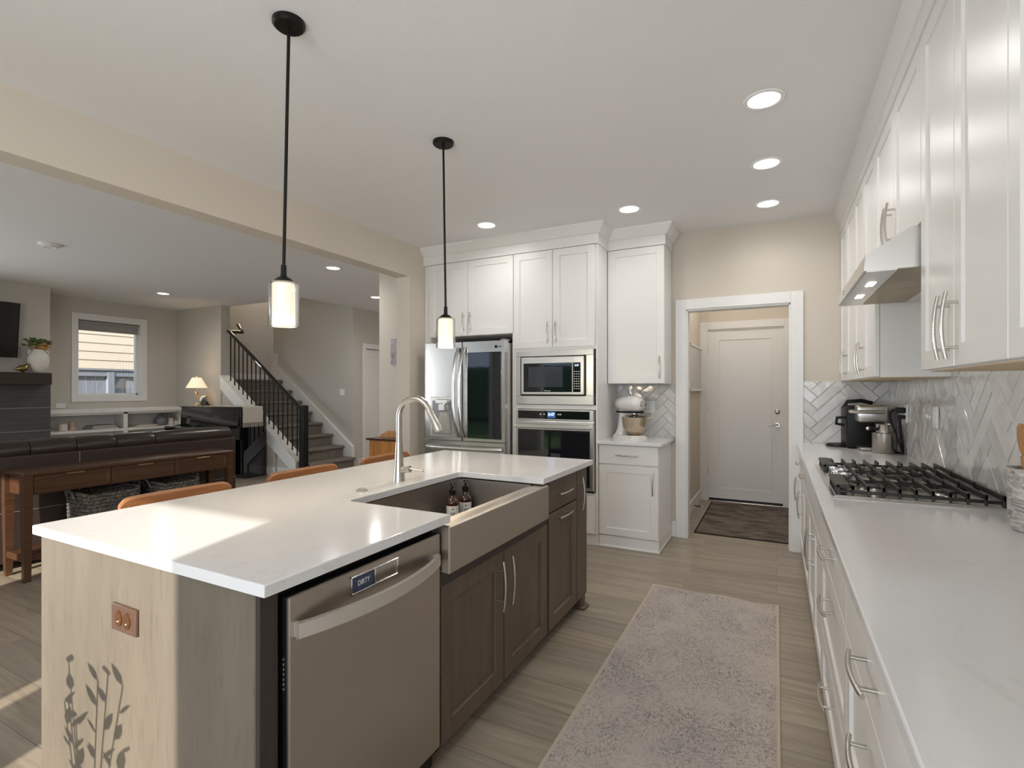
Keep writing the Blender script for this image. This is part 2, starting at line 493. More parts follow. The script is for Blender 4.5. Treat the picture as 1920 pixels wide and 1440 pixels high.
def P(name, mb, m, parent=None, label=None, ang=None):
    if ang is None: ang = 40 if mb.round else 20
    off = OFF.get(parent.name, Vector((0, 0, 0))) if parent else Vector((0, 0, 0))
    me = bpy.data.meshes.new(name)
    me.from_pydata([(v[0] - off.x, v[1] - off.y, v[2] - off.z) for v in mb.v], [], mb.f)
    ms = m if isinstance(m, (list, tuple)) else [m]
    for q in ms: me.materials.append(M[q] if isinstance(q, str) else q)
    if len(ms) > 1:
        for p, i in zip(me.polygons, mb.mi): p.material_index = i
    bm = bmesh.new(); bm.from_mesh(me); bmesh.ops.recalc_face_normals(bm, faces=bm.faces); bm.to_mesh(me); bm.free()
    if mb.tone:
        a = me.color_attributes.new('tone', 'FLOAT_COLOR', 'CORNER')
        for p, t in zip(me.polygons, mb.tone):
            for li in p.loop_indices: a.data[li].color = (t, t, t, 1)
    me.shade_smooth(); me.set_sharp_from_angle(angle=math.radians(ang))
    o = bpy.data.objects.new(name, me); COL.objects.link(o)
    if parent: o.parent = parent; OFF[o.name] = off
    if label: o['label'] = label
    return o


def G(name, mb, m, label, cat, group=None, loc=None):
    """a thing that is one mesh"""
    o = P(name, mb, m)
    o['label'] = label; o['category'] = cat
    if group: o['group'] = group
    return o


def S(name, mb, m, parent=None):
    o = P(name, mb, m, parent)
    if not parent: o['kind'] = 'structure'
    return o


def text(name, body, size, loc, ux, uy, m, parent, depth=0.0006, font_w=1.0):
    cu = bpy.data.curves.new(name, 'FONT'); cu.body = body; cu.size = size
    cu.align_x = 'CENTER'; cu.align_y = 'CENTER'; cu.extrude = depth
    tmp = bpy.data.objects.new(name + '_tmp', cu); COL.objects.link(tmp)
    bpy.context.view_layer.update()
    me = bpy.data.meshes.new_from_object(tmp.evaluated_get(bpy.context.evaluated_depsgraph_get()))
    bpy.data.objects.remove(tmp)
    ux, uy = Vector(ux).normalized(), Vector(uy).normalized(); uz = ux.cross(uy)
    off = OFF.get(parent.name, Vector((0, 0, 0)))
    for v in me.vertices:
        v.co = Vector(loc) + ux * v.co.x * font_w + uy * v.co.y + uz * v.co.z - off
    me.materials.clear(); me.materials.append(M[m])
    o = bpy.data.objects.new(name, me); COL.objects.link(o); o.parent = parent; OFF[o.name] = off
    return o


def dup(root, loc, label=None, rotz=None):
    r = root.copy(); COL.objects.link(r); r.location = loc
    if rotz is not None: r.rotation_euler = (0, 0, rotz)
    if label: r['label'] = label
    for ch in list(root.children):
        c = ch.copy(); COL.objects.link(c); c.parent = r
        for g in list(ch.children):
            d = g.copy(); COL.objects.link(d); d.parent = c
    return r


X_, Y_, Z_ = Vector((1, 0, 0)), Vector((0, 1, 0)), Vector((0, 0, 1))
H = 2.755
YB = 4.855          # back wall of the kitchen
XR = 0.775          # side wall behind the cooktop
YF = -2.2           # wall behind the viewpoint
XL = -9.55          # far wall of the living room

# ---------------------------------------------------------------- room shell
S('floor', MB().box(XL - .2, 1.0, YF - .2, 8.6, -0.05, 0.0), 'floor')
cl = MB()
cl.box(-6.5, 1.0, YF - .2, 8.6, H, H + .12)
cl.box(XL - .2, -6.5, YF - .2, 5.60, H, H + .12)
cl.box(XL - .2, -6.5, 8.0, 8.6, H, H + .12)
S('ceiling', cl, 'ceiling')
S('ceiling_beam', MB().box(-3.33, -3.17, YF, 3.99, 2.44, H), 'wall')
S('wall_column', MB().box(-3.33, -3.17, 3.99, YB, 0, H), 'wall')
S('wall_right', MB().box(XR, XR + .12, YF, YB + .12, 0, H), 'wall')
wb = MB()
wb.box(-3.33, -0.735, YB, YB + .12, 0, H)
wb.box(-4.11, -3.33, 4.62, YB + .12, 0, H)
wb.box(-0.735, 0.115, YB, YB + .12, 2.07, H)
wb.box(0.115, XR, YB, YB + .12, 0, H)
S('wall_back', wb, 'wall')
# hallway beyond the cased opening
S('wall_hall_left', MB().box(-0.95, -0.83, YB + .12, 6.65, 0, H), 'wall')
S('wall_hall_right', MB().box(0.25, 0.37, YB + .12, 6.65, 0, H), 'wall')
wh = MB()
wh.box(-0.95, -0.755, 6.65, 6.77, 0, H); wh.box(0.09, 0.37, 6.65, 6.77, 0, H); wh.box(-0.755, 0.09, 6.65, 6.77, 2.075, H)
S('wall_hall_back', wh, 'wall')
# wall behind the viewpoint with patio doors and windows
wf = MB()
for a, b in ((XL, -6.9), (-5.9, -4.7), (-3.53, -2.02), (-1.89, -1.52), (-0.42, XR + .12)):
    wf.box(a, b, YF - .15, YF, 0, H)
ft_ = MB()
for a, b in ((-6.9, -5.9), (-4.7, -3.53), (-2.02, -1.89), (-1.52, -.42)):
    wf.box(a, b, YF - .15, YF, 2.376, H)
    ft_.box(a - .085, a, YF, YF + .018, 0, 2.376, .003); ft_.box(b, b + .085 if b != -2.02 else b + .06, YF, YF + .018, 0, 2.376, .003)
    ft_.box(a - .085, b + .085, YF, YF + .018, 2.377, 2.46, .003)
S('trim_10', ft_, 'trim')
S('wall_front', wf, 'wall_living')
# living room far wall with the window opening
wl = MB()
WY0, WY1, WZ0, WZ1 = 3.985, 4.85, 1.246, 2.425
wl.box(XL - .16, XL, YF, WY0, 0, H); wl.box(XL - .16, XL, WY1, 5.62, 0, H)
wl.box(XL - .16, XL, WY0, WY1, 0, WZ0); wl.box(XL - .16, XL, WY0, WY1, WZ1, H)
S('wall_left', wl, 'wall_living')
S('wall_chimney_breast', MB().box(XL, -8.92, 0.9, 3.405, 0, H), 'wall_living')
# stub wall and under-stair wall
us = MB()
us.box(XL, -8.28, 5.44, 5.60, 0, H)
us.prism([(-8.28, 0), (-6.46, 0), (-6.46, .20), (-8.28, 1.47)], 'y', 5.46, 5.58)
us.box(-7.15, -6.93, 5.425, 5.46, 0, 0.55)
S('wall_under_stair', us, 'wall_living')
# stairwell
sw = MB()
sw.box(-8.52, -6.5, 6.64, 6.76, 0, 5.2)
sw.box(-9.72, -9.6, 5.60, 8.0, 0, 5.2)
sw.box(-9.72, -6.5, 7.9, 8.02, 0, 5.2)
sw.box(-9.72, -6.4, 5.5, 5.60, H + .12, 5.2)
sw.box(-6.5, -6.4, 5.6, 6.76, H + .12, 5.2)
sw.box(-9.72, -6.4, 5.5, 8.02, 5.2, 5.3)
S('wall_stairwell', sw, 'wall_living')
ew = MB()
ew.box(-6.62, -6.5, 6.76, 6.95, 0, H); ew.box(-6.62, -6.5, 7.80, 8.5, 0, H); ew.box(-6.62, -6.5, 6.95, 7.80, 2.07, H)
S('wall_entry_side', ew, 'wall_living')
S('wall_entry_back', MB().box(-6.62, -3.1, 8.45, 8.57, 0, H), 'wall_living')
S('wall_entry_right', MB().box(-4.11, -3.99, YB + .12, 8.45, 0, H), 'wall_living')


# casing helper: flat boards round an opening in a Y = const wall
def casing_y(name, x0, x1, z1, y, w=.092, t=.02, sgn=-1, depth=.12):
    m = MB()
    y0, y1 = (y - t, y) if sgn < 0 else (y, y + t)
    m.box(x0 - w, x0, y0, y1, 0, z1 + w, .003); m.box(x1, x1 + w, y0, y1, 0, z1 + w, .003)
    m.box(x0, x1, y0, y1, z1, z1 + w, .003)
    m.box(x0 - .004, x0 + .014, y - .006, y + depth, 0, z1, .002)
    m.box(x1 - .014, x1 + .004, y - .006, y + depth, 0, z1, .002)
    m.box(x0, x1, y - .006, y + depth, z1 - .014, z1 + .004, .002)
    return S(name, m, 'trim')


casing_y('trim_1', -0.725, 0.105, 2.06, YB)
casing_y('trim_2', -0.745, 0.080, 2.065, 6.65, w=.088, depth=.10)

# hallway door
d = S('door_1', MB().shaker((-0.738, 6.70, 0.03), X_, Z_, -Y_, 0.812, 2.03, .04, .125, .010), 'trim')
h = MB(); h.lathe([(0, -.012), (.026, -.012), (.03, -.004), (.03, 0)], (0.010, 6.658, 0.935), 20, axis='y')
h.tube([(0.010, 6.655, .935), (0.010, 6.615, .935), (-0.01, 6.605, .935), (-0.05, 6.604, .930), (-0.09, 6.607, .922)], [.010, .010, .009, .0075, .006], 10)
P('lever_handle', h, 'nickel', d)
h = MB(); h.lathe([(0, -.018), (.016, -.018), (.028, -.010), (.030, 0)], (0.010, 6.66, 1.085), 20, axis='y')
P('deadbolt', h, 'nickel', d)
for z in (1.82, 1.10, 0.36):
    P('hinge', MB().tube([(-0.742, 6.650, z - .045), (-0.742, 6.650, z + .045)], .007, 8), 'nickel', d)
P('door_sweep', MB().box(-0.738, 0.074, 6.655, 6.70, .006, .032), 'black', d)
S('trim_3', MB().box(-0.745, 0.08, 6.60, 6.70, 0, 0.012, .003), 'nickel')

# baseboards
def base(name, m): return S(name, m, 'trim')
b = MB(); b.box(-0.83, -0.814, YB + .12, 6.63, 0, .13, .003); base('baseboard_hall_left', b)
b = MB(); b.box(0.234, 0.25, YB + .12, 6.63, 0, .13, .003); base('baseboard_hall_right', b)
b = MB(); b.box(-0.850, -0.816, YB - .016, YB, 0, .14, .003); base('baseboard_back', b)
b = MB(); b.box(-7.17, -6.91, 5.41, 5.426, 0, .135, .003); b.box(-8.28, -7.15, 5.444, 5.46, 0, .135, .003); b.box(-6.93, -6.62, 5.444, 5.46, 0, .135, .003)
b.box(XL, -8.28, 5.424, 5.44, 0, .135, .003); base('baseboard_under_stair', b)
b = MB(); b.box(-6.5, -6.484, 6.76, 6.86, 0, .135, .003); base('baseboard_entry', b)
b = MB(); b.box(-4.11, -3.33, 4.604, 4.62, 0, .135, .003); base('baseboard_column', b)
b = MB(); b.box(-9.6, -9.584, 5.60, 7.9, 1.52, 1.66, .003); base('baseboard_landing', b)

# entry closet door seen past the stairs
c = MB()
c.box(-6.5, -6.48, 6.86, 6.95, 0, 2.16, .003); c.box(-6.5, -6.48, 6.95, 7.80, 2.07, 2.16, .003); c.box(-6.5, -6.48, 7.80, 7.89, 0, 2.16, .003)
S('trim_4', c, 'trim')
d2 = S('door_2', MB().shaker((-6.56, 6.96, 0.02), Y_, Z_, X_, 0.83, 2.04, .035, .12, .010), 'trim')
for z in (1.80, 1.05, 0.30):
    P('hinge', MB().tube([(-6.520, 6.955, z - .045), (-6.520, 6.955, z + .045)], .007, 8), 'nickel', d2)

# ---------------------------------------------------------------- window and the view outside
win = MB()
t = .02
win.box(XL, XL + t, 3.898, 3.985, 1.150, 2.525, .003); win.box(XL, XL + t, 4.85, 4.957, 1.150, 2.525, .003)
win.box(XL, XL + t, 3.985, 4.85, 1.150, 1.246, .003); win.box(XL, XL + t, 3.985, 4.85, 2.425, 2.525, .003)
w1 = S('window_1', win, 'trim')
f = MB()
f.box(XL - .12, XL - .06, WY0, WY0 + .035, WZ0, WZ1, .003); f.box(XL - .12, XL - .06, WY1 - .035, WY1, WZ0, WZ1, .003)
f.box(XL - .12, XL - .06, WY0, WY1, WZ0, WZ0 + .035, .003); f.box(XL - .12, XL - .06, WY0, WY1, WZ1 - .035, WZ1, .003)
f.box(XL - .16, XL, WY0 - .002, WY0 + .004, WZ0, WZ1); f.box(XL - .16, XL, WY1 - .004, WY1 + .002, WZ0, WZ1)
f.box(XL - .16, XL, WY0, WY1, WZ0 - .002, WZ0 + .004)
P('window_sash', f, 'white', w1)
P('window_pane', MB().box(XL - .095, XL - .09, WY0 + .03, WY1 - .03, WZ0 + .03, WZ1 - .03), 'pane', w1)
bl = T('roller_blind', 'grey roller blind drawn down a little in the white framed window', 'blind', (XL - .03, 4.417, 2.3))
P('fabric', MB().box(XL - .045, XL - .041, 3.995, 4.84, 2.275, 2.40), 'gray_shade', bl)
P('hem_bar', MB().box(XL - .05, XL - .036, 3.995, 4.84, 2.262, 2.280, .004), 'gray_shade', bl)
P('roller', MB().tube([(XL - .04, 3.99, 2.395), (XL - .04, 4.845, 2.395)], .022, 12), 'gray_shade', bl)

sd = MB()
XS = -12.4
for k in range(22):
    z0 = 0.2 + k * .175
    sd.prism([(XS, z0), (XS + .022, z0), (XS + .006, z0 + .178), (XS, z0 + .178)], 'y', 1.0, 9.5)
nb = T('neighbour_house', 'house with cream lap siding seen through the window', 'house', (XS, 5, 0))
P('siding', sd, 'siding', nb)
P('house_body', MB().box(XS - 3, XS, 1.0, 9.5, 0, 4.05), 'siding', nb)
fe = T('garden_fence', 'grey wooden fence below the siding outside the window', 'fence', (-11.4, 5, 0))
for i in range(4):
    y0 = 2.76 + i * 1.25
    P('fence_post', MB().box(-11.45, -11.33, y0 - .06, y0 + .06, 0, 1.70, .006), 'fence', fe)
for i in range(3):
    y0 = 2.82 + i * 1.25
    pm = MB()
    for k in range(7): pm.box(-11.42, -11.40, y0 + .004 + k * .1614, y0 + .158 + k * .1614, .1, 1.60, .004)
    P('fence_panel', pm, 'fence', fe)
P('fence_rail', MB().box(-11.44, -11.34, 2.7, 6.6, 1.59, 1.70, .004), 'fence', fe)
P('fence_cap', MB().box(-11.46, -11.31, 2.7, 6.6, 1.70, 1.73, .004), 'fence', fe)
S('ground_outside', MB().box(-30, 14, -24, -2.36, -.12, -.02), 'lawn')  # unseen lawn, added for green in the refrigerator reflections
S('ground_side', MB().box(-16, XL - .2, -2.36, 12, -.12, -.02), 'lawn')
S('reflection_hedge', MB().box(-16, 10, -11.4, -10.4, -.02, 2.3, .2), 'hedge')  # unseen hedge, added to give the refrigerator a dark green reflection

# ---------------------------------------------------------------- stairs
LZ = .19
st = T('staircase', 'grey-brown carpeted staircase rising behind the black piano', 'staircase', (-6.5, 6.0, 0))
x = -6.36
for k in range(8):
    z = LZ * (k + 1); xn = x - .259 * k
    m = MB()
    m.box(xn - .295, xn - .03, 5.60, 6.56, z - LZ + (0 if k == 0 else -.02), z - .03)
    pts = []
    for i in range(9):
        q = -PI / 2 + PI * i / 8
        pts.append((xn - .022 + .022 * math.cos(q), z - .024 + .024 * math.sin(q)))
    m.prism([(xn - .295, z - .048)] + pts + [(xn - .295, z)], 'y', 5.60, 6.57)
    P('carpeted_step', m, 'carpet', st)
P('landing', MB().box(-9.584, -8.42, 5.60, 7.88, 1.40, 1.52, .01), 'carpet', st)
sk = MB()
sk.prism([(-6.46, 0), (-6.46, .36), (-8.40, 1.80), (-8.40, 2.02), (-8.52, 2.02), (-8.52, 1.45), (-8.40, 1.40), (-6.58, 0)], 'y', 6.58, 6.64)
P('wall_skirt', sk, 'trim', st)
sg = MB()
sg.prism([(-6.46, .03), (-6.46, .235), (-8.27, 1.55), (-8.27, 1.35), (-6.60, .135), (-6.60, .0), (-6.46, 0)], 'y', 5.418, 5.44)
sg.prism([(-6.46, .235), (-6.46, .265), (-8.27, 1.585), (-8.27, 1.55)], 'y', 5.405, 5.60)
sg.prism([(-6.46, .18), (-6.46, .205), (-8.27, 1.52), (-8.27, 1.495)], 'y', 5.410, 5.418)
P('outer_stringer', sg, 'trim', st)
rl = T('stair_railing', 'black stair railing with iron balusters and square newel post', 'railing', (-6.4, 5.52, 0))
np_ = MB(); np_.box(-6.448, -6.347, 5.467, 5.568, 0, 1.10, .012, seg=2); np_.box(-6.456, -6.339, 5.459, 5.576, .86, .885, .006)
P('newel_post', np_, 'black', rl)
def railz(x): return 1.02 + (-6.42 - x) * .735
hr = MB()
pts = [(-6.45, 5.52, railz(-6.45)), (-8.2, 5.52, railz(-8.2))]
hr.tube(pts, .034, 10, flat=.8)
hr.tube([(-8.17, 5.52, railz(-8.17) + .005), (-8.17, 5.75, railz(-8.17) + .02), (-8.35, 5.80, railz(-8.17) + .16)], .03, 8)
P('handrail', hr, 'piano', rl)
for i in range(16):
    bx = -6.545 - i * .1065
    zb = .265 + (-6.46 - bx) * .729
    P('baluster', MB().box(bx - .008, bx + .008, 5.512, 5.528, zb - .02, railz(bx) - .02, .002), 'bronze', rl)

# ---------------------------------------------------------------- tall cabinet run on the back wall
YT = 4.22      # front of the tall doors
def handle(mb_c, u, n, parent, **kw):
    return P('handle', MB().pull(mb_c, u, n, **kw), 'nickel', parent)

tf = T('fridge_cabinet', 'white cabinet surround with two doors above the steel refrigerator', 'cabinet', (-2.65, 4.5, 0))
m = MB()
m.box(-3.168, -3.095, YT + .015, 4.85, 0, 2.585, .002)          # left panel
m.box(-2.172, -2.157, YT + .015, 4.85, 0, 2.585, .002)         # right panel
m.box(-3.096, -2.171, YT + .022, 4.82, 1.86, 2.584, .001)
P('body', m, 'cab', tf)
P('niche_shade', MB().box(-3.095, -2.172, 4.83, 4.848, 0, 1.86), 'black', tf)  # black sheet standing in for the shade inside the niche
for x0, x1, hx in ((-3.105, -2.652, -2.69), (-2.648, -2.158, -2.612)):
    dd = P('door', MB().shaker((x0, YT + .02, 1.862), X_, Z_, -Y_, x1 - x0, .72), 'cab', tf)
    handle((hx, YT, 1.985), Z_, -Y_, dd)

ot = T('oven_cabinet', 'white tall cabinet holding the microwave and the wall oven', 'cabinet', (-1.76, 4.5, 0))
m = MB()
m.box(-2.155, -2.125, YT + .015, 4.849, 0.10, 2.585, .001); m.box(-1.372, -1.356, YT + .015, 4.849, 0.10, 2.585, .001)
m.box(-2.126, -1.371, YT + .02, 4.79, 1.69, 2.584, .001); m.box(-2.126, -1.371, YT + .02, 4.79, .101, .455, .001)
m.box(-2.126, -1.371, YT + .02, 4.79, 1.165, 1.205, .001); m.box(-2.126, -1.371, 4.80, 4.845, .101, 1.7)
P('body', m, 'cab', ot)
P('plinth', MB().box(-2.155, -1.356, YT + .04, 4.85, 0, .10, .002), 'cab', ot)
for x0, x1, hx in ((-2.153, -1.768, -1.805), (-1.764, -1.378, -1.728)):
    dd = P('door', MB().shaker((x0, YT + .02, 1.715), X_, Z_, -Y_, x1 - x0, .867), 'cab', ot)
    handle((hx, YT, 1.845), Z_, -Y_, dd)
P('drawer', MB().shaker((-2.13, YT + .02, .108), X_, Z_, -Y_, .752, .32), 'cab', ot)

# crown over the tall run and the cabinet beside it
cr = MB()
def crown_pts(y, x): return None
prof = [(0.0, 2.585), (0.0, 2.668), (.012, 2.672), (.060, 2.738), (.064, 2.755)]
cr.box(-3.17, -1.345, YT - .008, 4.85, 2.585, 2.668)
def ringbox(m, xl, xr, yf, side_l=True):
    """crown that grows outwards from a box front (yf) and right side (xr)"""
    rows = []
    for o, z in prof:
        rows.append([(xl, 4.85, z), (xl, yf - o, z), (xr + o, yf - o, z), (xr + o, 4.85, z)])
    vs = [p for r in rows for p in r]; n = 4; fs = []
    for k in range(len(rows) - 1):
        for i in range(3): fs.append((k * n + i, k * n + i + 1, k * n + n + i + 1, k * n + n + i))
    fs.append((0, 1, 2, 3)); fs.append(tuple((len(rows) - 1) * n + i for i in (3, 2, 1, 0)))
    m.add(vs, fs)
cr = MB(); ringbox(cr, -3.17, -1.345, YT - .008); S('trim_5', cr, 'cab')
cr = MB(); ringbox(cr, -1.345, -0.843, 4.505); S('trim_6', cr, 'cab')
cr = MB()
cr.prism([(.775, 2.585), (.448, 2.585), (.448, 2.652), (.440, 2.656), (.412, 2.735), (.408, 2.755), (.775, 2.755)], 'y', -1.2, YB)
S('trim_7', cr, 'cab')

# ---------------------------------------------------------------- refrigerator
fr = T('refrigerator', 'stainless french-door refrigerator with dark glass pane and dispenser', 'refrigerator', (-2.62, 4.5, 0))
P('cabinet_body', MB().box(-3.06, -2.185, 4.17, 4.82, .03, 1.775, .01), 'steelv', fr)
def fdoor(x0, x1, z0, z1, name, bow=.012):
    m = MB(); n = 8; fr_ = []
    for i in range(n + 1):
        q = i / n; xx = x0 + (x1 - x0) * q
        X = (xx + 2.62) / .45
        fr_.append((xx, 4.078 + bow * X * X))
    poly = [(x0, 4.165)] + [(x0, fr_[0][1] + .006)] + [(x0 + .006, fr_[0][1])] + fr_[1:-1] + [(x1 - .006, fr_[-1][1]), (x1, fr_[-1][1] + .006), (x1, 4.165)]
    m.prism(poly, 'z', z0, z1)
    return P(name, m, 'steelv', fr)
dl = fdoor(-3.070, -2.628, .862, 1.785, 'door')
dr = fdoor(-2.620, -2.178, .862, 1.785, 'door')
fz = fdoor(-3.070, -2.178, .48, .852, 'freezer_drawer')
fz2 = fdoor(-3.070, -2.178, .06, .47, 'freezer_drawer')
# dispenser with hollow look
m = MB(); m.box(-2.985, -2.715, 4.070, 4.085, .895, 1.268, .004)
dp = P('dispenser', m, 'steel', dl)
m = MB(); m.box(-2.955, -2.728, 4.064, 4.072, .91, 1.235, .002); P('recess', m, mat('dispenser_recess', (.30, .30, .31), .35, .6), dl)
m = MB(); m.box(-2.90, -2.765, 4.035, 4.070, 1.205, 1.25, .006); m.box(-2.855, -2.785, 4.02, 4.070, 1.14, 1.21, .006); P('spout_block', m, 'steel', dl)
m = MB(); m.prism([(-2.90, .93), (-2.745, .93), (-2.775, 1.12), (-2.855, 1.12)], 'y', 4.050, 4.064); P('paddle', m, 'nickel', dl)
m = MB(); m.box(-2.95, -2.73, 4.03, 4.075, .897, .912, .003); P('drip_tray', m, 'steel', dl)
def bowbar(name, xa, parent, s):
    pts = []
    for i in range(13):
        q = -1 + 2 * i / 12
        pts.append((xa + s * .030 * (1 - q * q) * -1, 4.075 - .012 - .045 * (1 - q ** 4), 1.312 + q * .42))
    P(name, MB().tube(pts, .013, 10, flat=1.3), 'steelv', parent)
bowbar('handle', -2.655, dl, 1); bowbar('handle', -2.588, dr, 1)
P('glass_panel', MB().box(-2.565, -2.212, 4.072, 4.083, .888, 1.684, .003), 'darkglass', dr)
pts = [(-3.02 + .83 * i / 12, 4.062 - .035 * (1 - (2 * i / 12 - 1) ** 6), .793) for i in range(13)]
P('handle', MB().tube(pts, .014, 10, flat=1.4), 'steel', fz)
pts = [(p[0], p[1], .425) for p in pts]
P('handle', MB().tube(pts, .014, 10, flat=1.4), 'steel', fz2)
lg = MB(); lg.lathe([(.013, -.001), (.013, .001), (.010, .001), (.010, -.001)], (-2.262, 4.079, 1.731), 20, axis='y')
lg.box(-2.263, -2.260, 4.077, 4.079, 1.724, 1.738); lg.box(-2.263, -2.255, 4.077, 4.079, 1.724, 1.727)
P('emblem', lg, 'ink', dr)
text('lettering', 'LG', .024, (-2.222, 4.0785, 1.730), X_, Z_, 'ink', dr)
for x0 in (-3.03, -2.23):
    P('hinge_cover', MB().box(x0, x0 + .05, 4.11, 4.2, 1.785, 1.80, .004), 'nickel', fr)

# ---------------------------------------------------------------- microwave and wall oven
mw = T('microwave', 'built-in stainless microwave with black door glass and keypad', 'microwave', (-1.76, 4.3, 1.2))
m = MB()
for q in ((-2.118, -1.382, 1.638, 1.688), (-2.118, -1.382, 1.208, 1.285)): m.box(q[0], q[1], 4.200, 4.235, q[2], q[3], .003)
m.box(-2.118, -2.072, 4.200, 4.235, 1.285, 1.638, .003); m.box(-1.448, -1.382, 4.200, 4.235, 1.285, 1.638, .003)
P('trim_frame', m, 'steel', mw)
P('body', MB().box(-2.07, -1.45, 4.21, 4.70, 1.286, 1.637, .002), 'black', mw)
m = MB(); m.box(-2.06, -1.565, 4.188, 4.215, 1.296, 1.628, .004); mdoor = P('door', m, 'steel', mw)
P('door_glass', MB().box(-2.035, -1.570, 4.184, 4.190, 1.318, 1.575, .002), 'darkglass', mdoor)
P('window', MB().box(-1.985, -1.655, 4.1825, 4.185, 1.362, 1.540, .001), mat('smoky_window', (.05, .055, .065), .08), mdoor)
kp = P('control_panel', MB().box(-1.563, -1.462, 4.188, 4.215, 1.296, 1.628, .004), 'steel', mw)
P('keypad', MB().box(-1.560, -1.492, 4.184, 4.190, 1.318, 1.575, .002), 'blackgloss', kp)
km = MB()
for r in range(8):
    for c_ in range(3): km.box(-1.550 + c_ * .019, -1.540 + c_ * .019, 4.1825, 4.1845, 1.345 + r * .021, 1.352 + r * .021)
P('key', km, 'label', kp)
text('clock_digits', '5:47', .02, (-1.526, 4.1835, 1.548), X_, Z_, 'digits', kp)
text('lettering', 'Whirlpool', .014, (-1.80, 4.1835, 1.330), X_, Z_, 'label', mdoor)

ov = T('wall_oven', 'built-in black glass wall oven with steel bar handle', 'oven', (-1.76, 4.3, .46))
P('body', MB().box(-2.12, -1.38, 4.222, 4.75, .458, 1.162, .002), 'steel', ov)
cp = P('control_panel', MB().box(-2.118, -1.382, 4.200, 4.235, 1.068, 1.160, .003), 'steel', ov)
P('panel_glass', MB().box(-2.095, -1.415, 4.196, 4.203, 1.080, 1.152, .002), 'blackgloss', cp)
P('display', MB().box(-1.805, -1.728, 4.1945, 4.197, 1.090, 1.146, .001), 'digitbg', cp)
text('clock_digits', '5:47', .034, (-1.767, 4.194, 1.120), X_, Z_, 'digits', cp)
bt = MB()
for xx in (-1.87, -1.68, -1.835, -1.70): bt.box(xx - .006, xx + .006, 4.194, 4.197, 1.116, 1.128)
P('touch_key', bt, 'label', cp)
od = P('door', MB().box(-2.118, -1.382, 4.196, 4.235, .475, 1.060, .004), 'steel', ov)
P('door_glass', MB().box(-2.095, -1.412, 4.192, 4.199, .50, .985, .003), 'darkglass', od)
m = MB(); m.box(-2.10, -1.40, 4.135, 4.155, 1.000, 1.035, .006, seg=2); m.box(-2.10, -2.08, 4.14, 4.20, 1.005, 1.03, .004); m.box(-1.42, -1.40, 4.14, 4.20, 1.005, 1.03, .004)
P('handle', m, 'steel', od)
P('vent_strip', MB().box(-2.118, -1.382, 4.215, 4.235, .456, .472), 'black', ov)

# ---------------------------------------------------------------- mixer corner
um = T('mixer_wall_cabinet', 'white single-door wall cabinet above the stand mixer', 'cabinet', (-1.1, 4.7, 1.39))
P('body', MB().box(-1.352, -.853, 4.535, 4.85, 1.392, 2.585, .002), 'cab', um)
dd = P('door', MB().shaker((-1.350, 4.535, 1.395), X_, Z_, -Y_, .494, 1.187), 'cab', um)
handle((-.892, 4.515, 1.53), Z_, -Y_, dd)
bmx = T('mixer_base_cabinet', 'white base cabinet with one drawer and one door under the mixer', 'cabinet', (-1.1, 4.55, 0))
P('body', MB().box(-1.354, -.853, 4.28, 4.85, .0, .875, .002), 'cab', bmx)
P('drawer', MB().slab((-1.352, 4.28, .712), X_, Z_, -Y_, .497, .158), 'cab', bmx)
dr_ = [o for o in bmx.children if o.name.startswith('drawer')][0]
handle((-1.105, 4.26, .790), X_, -Y_, dr_)
dd = P('door', MB().shaker((-1.352, 4.28, .108), X_, Z_, -Y_, .497, .596), 'cab', bmx)
handle((-.895, 4.26, .57), Z_, -Y_, dd)
m = MB(); m.box(-1.354, -.850, 4.268, 4.283, 0, .10, .002); m.box(-1.354, -.846, 4.262, 4.285, 0, .02, .004); m.box(-.857, -.846, 4.28, 4.84, 0, .022, .004); m.box(-.853, -.850, 4.28, 4.85, 0, .115, .001)
P('plinth', m, 'cab', bmx)
G('mixer_countertop', MB().box(-1.355, -.826, 4.215, 4.848, .877, .905, .004, seg=2), 'quartz', 'small white quartz countertop under the stand mixer', 'countertop')


def clip(poly, w, h):
    def cut(poly, ins, inter):
        out = []
        for i, p in enumerate(poly):
            q = poly[(i + 1) % len(poly)]
            if ins(p):
                out.append(p)
                if not ins(q): out.append(inter(p, q))
            elif ins(q): out.append(inter(p, q))
        return out
    def lx(c): return lambda p, q: (c, p[1] + (q[1] - p[1]) * (c - p[0]) / (q[0] - p[0]))
    def ly(c): return lambda p, q: (p[0] + (q[0] - p[0]) * (c - p[1]) / (q[1] - p[1]), c)
    for ins, it in ((lambda p: p[0] >= 0, lx(0)), (lambda p: p[0] <= w, lx(w)), (lambda p: p[1] >= 0, ly(0)), (lambda p: p[1] <= h, ly(h))):
        if len(poly) < 3: return []
        poly = cut(poly, ins, it)
    return poly


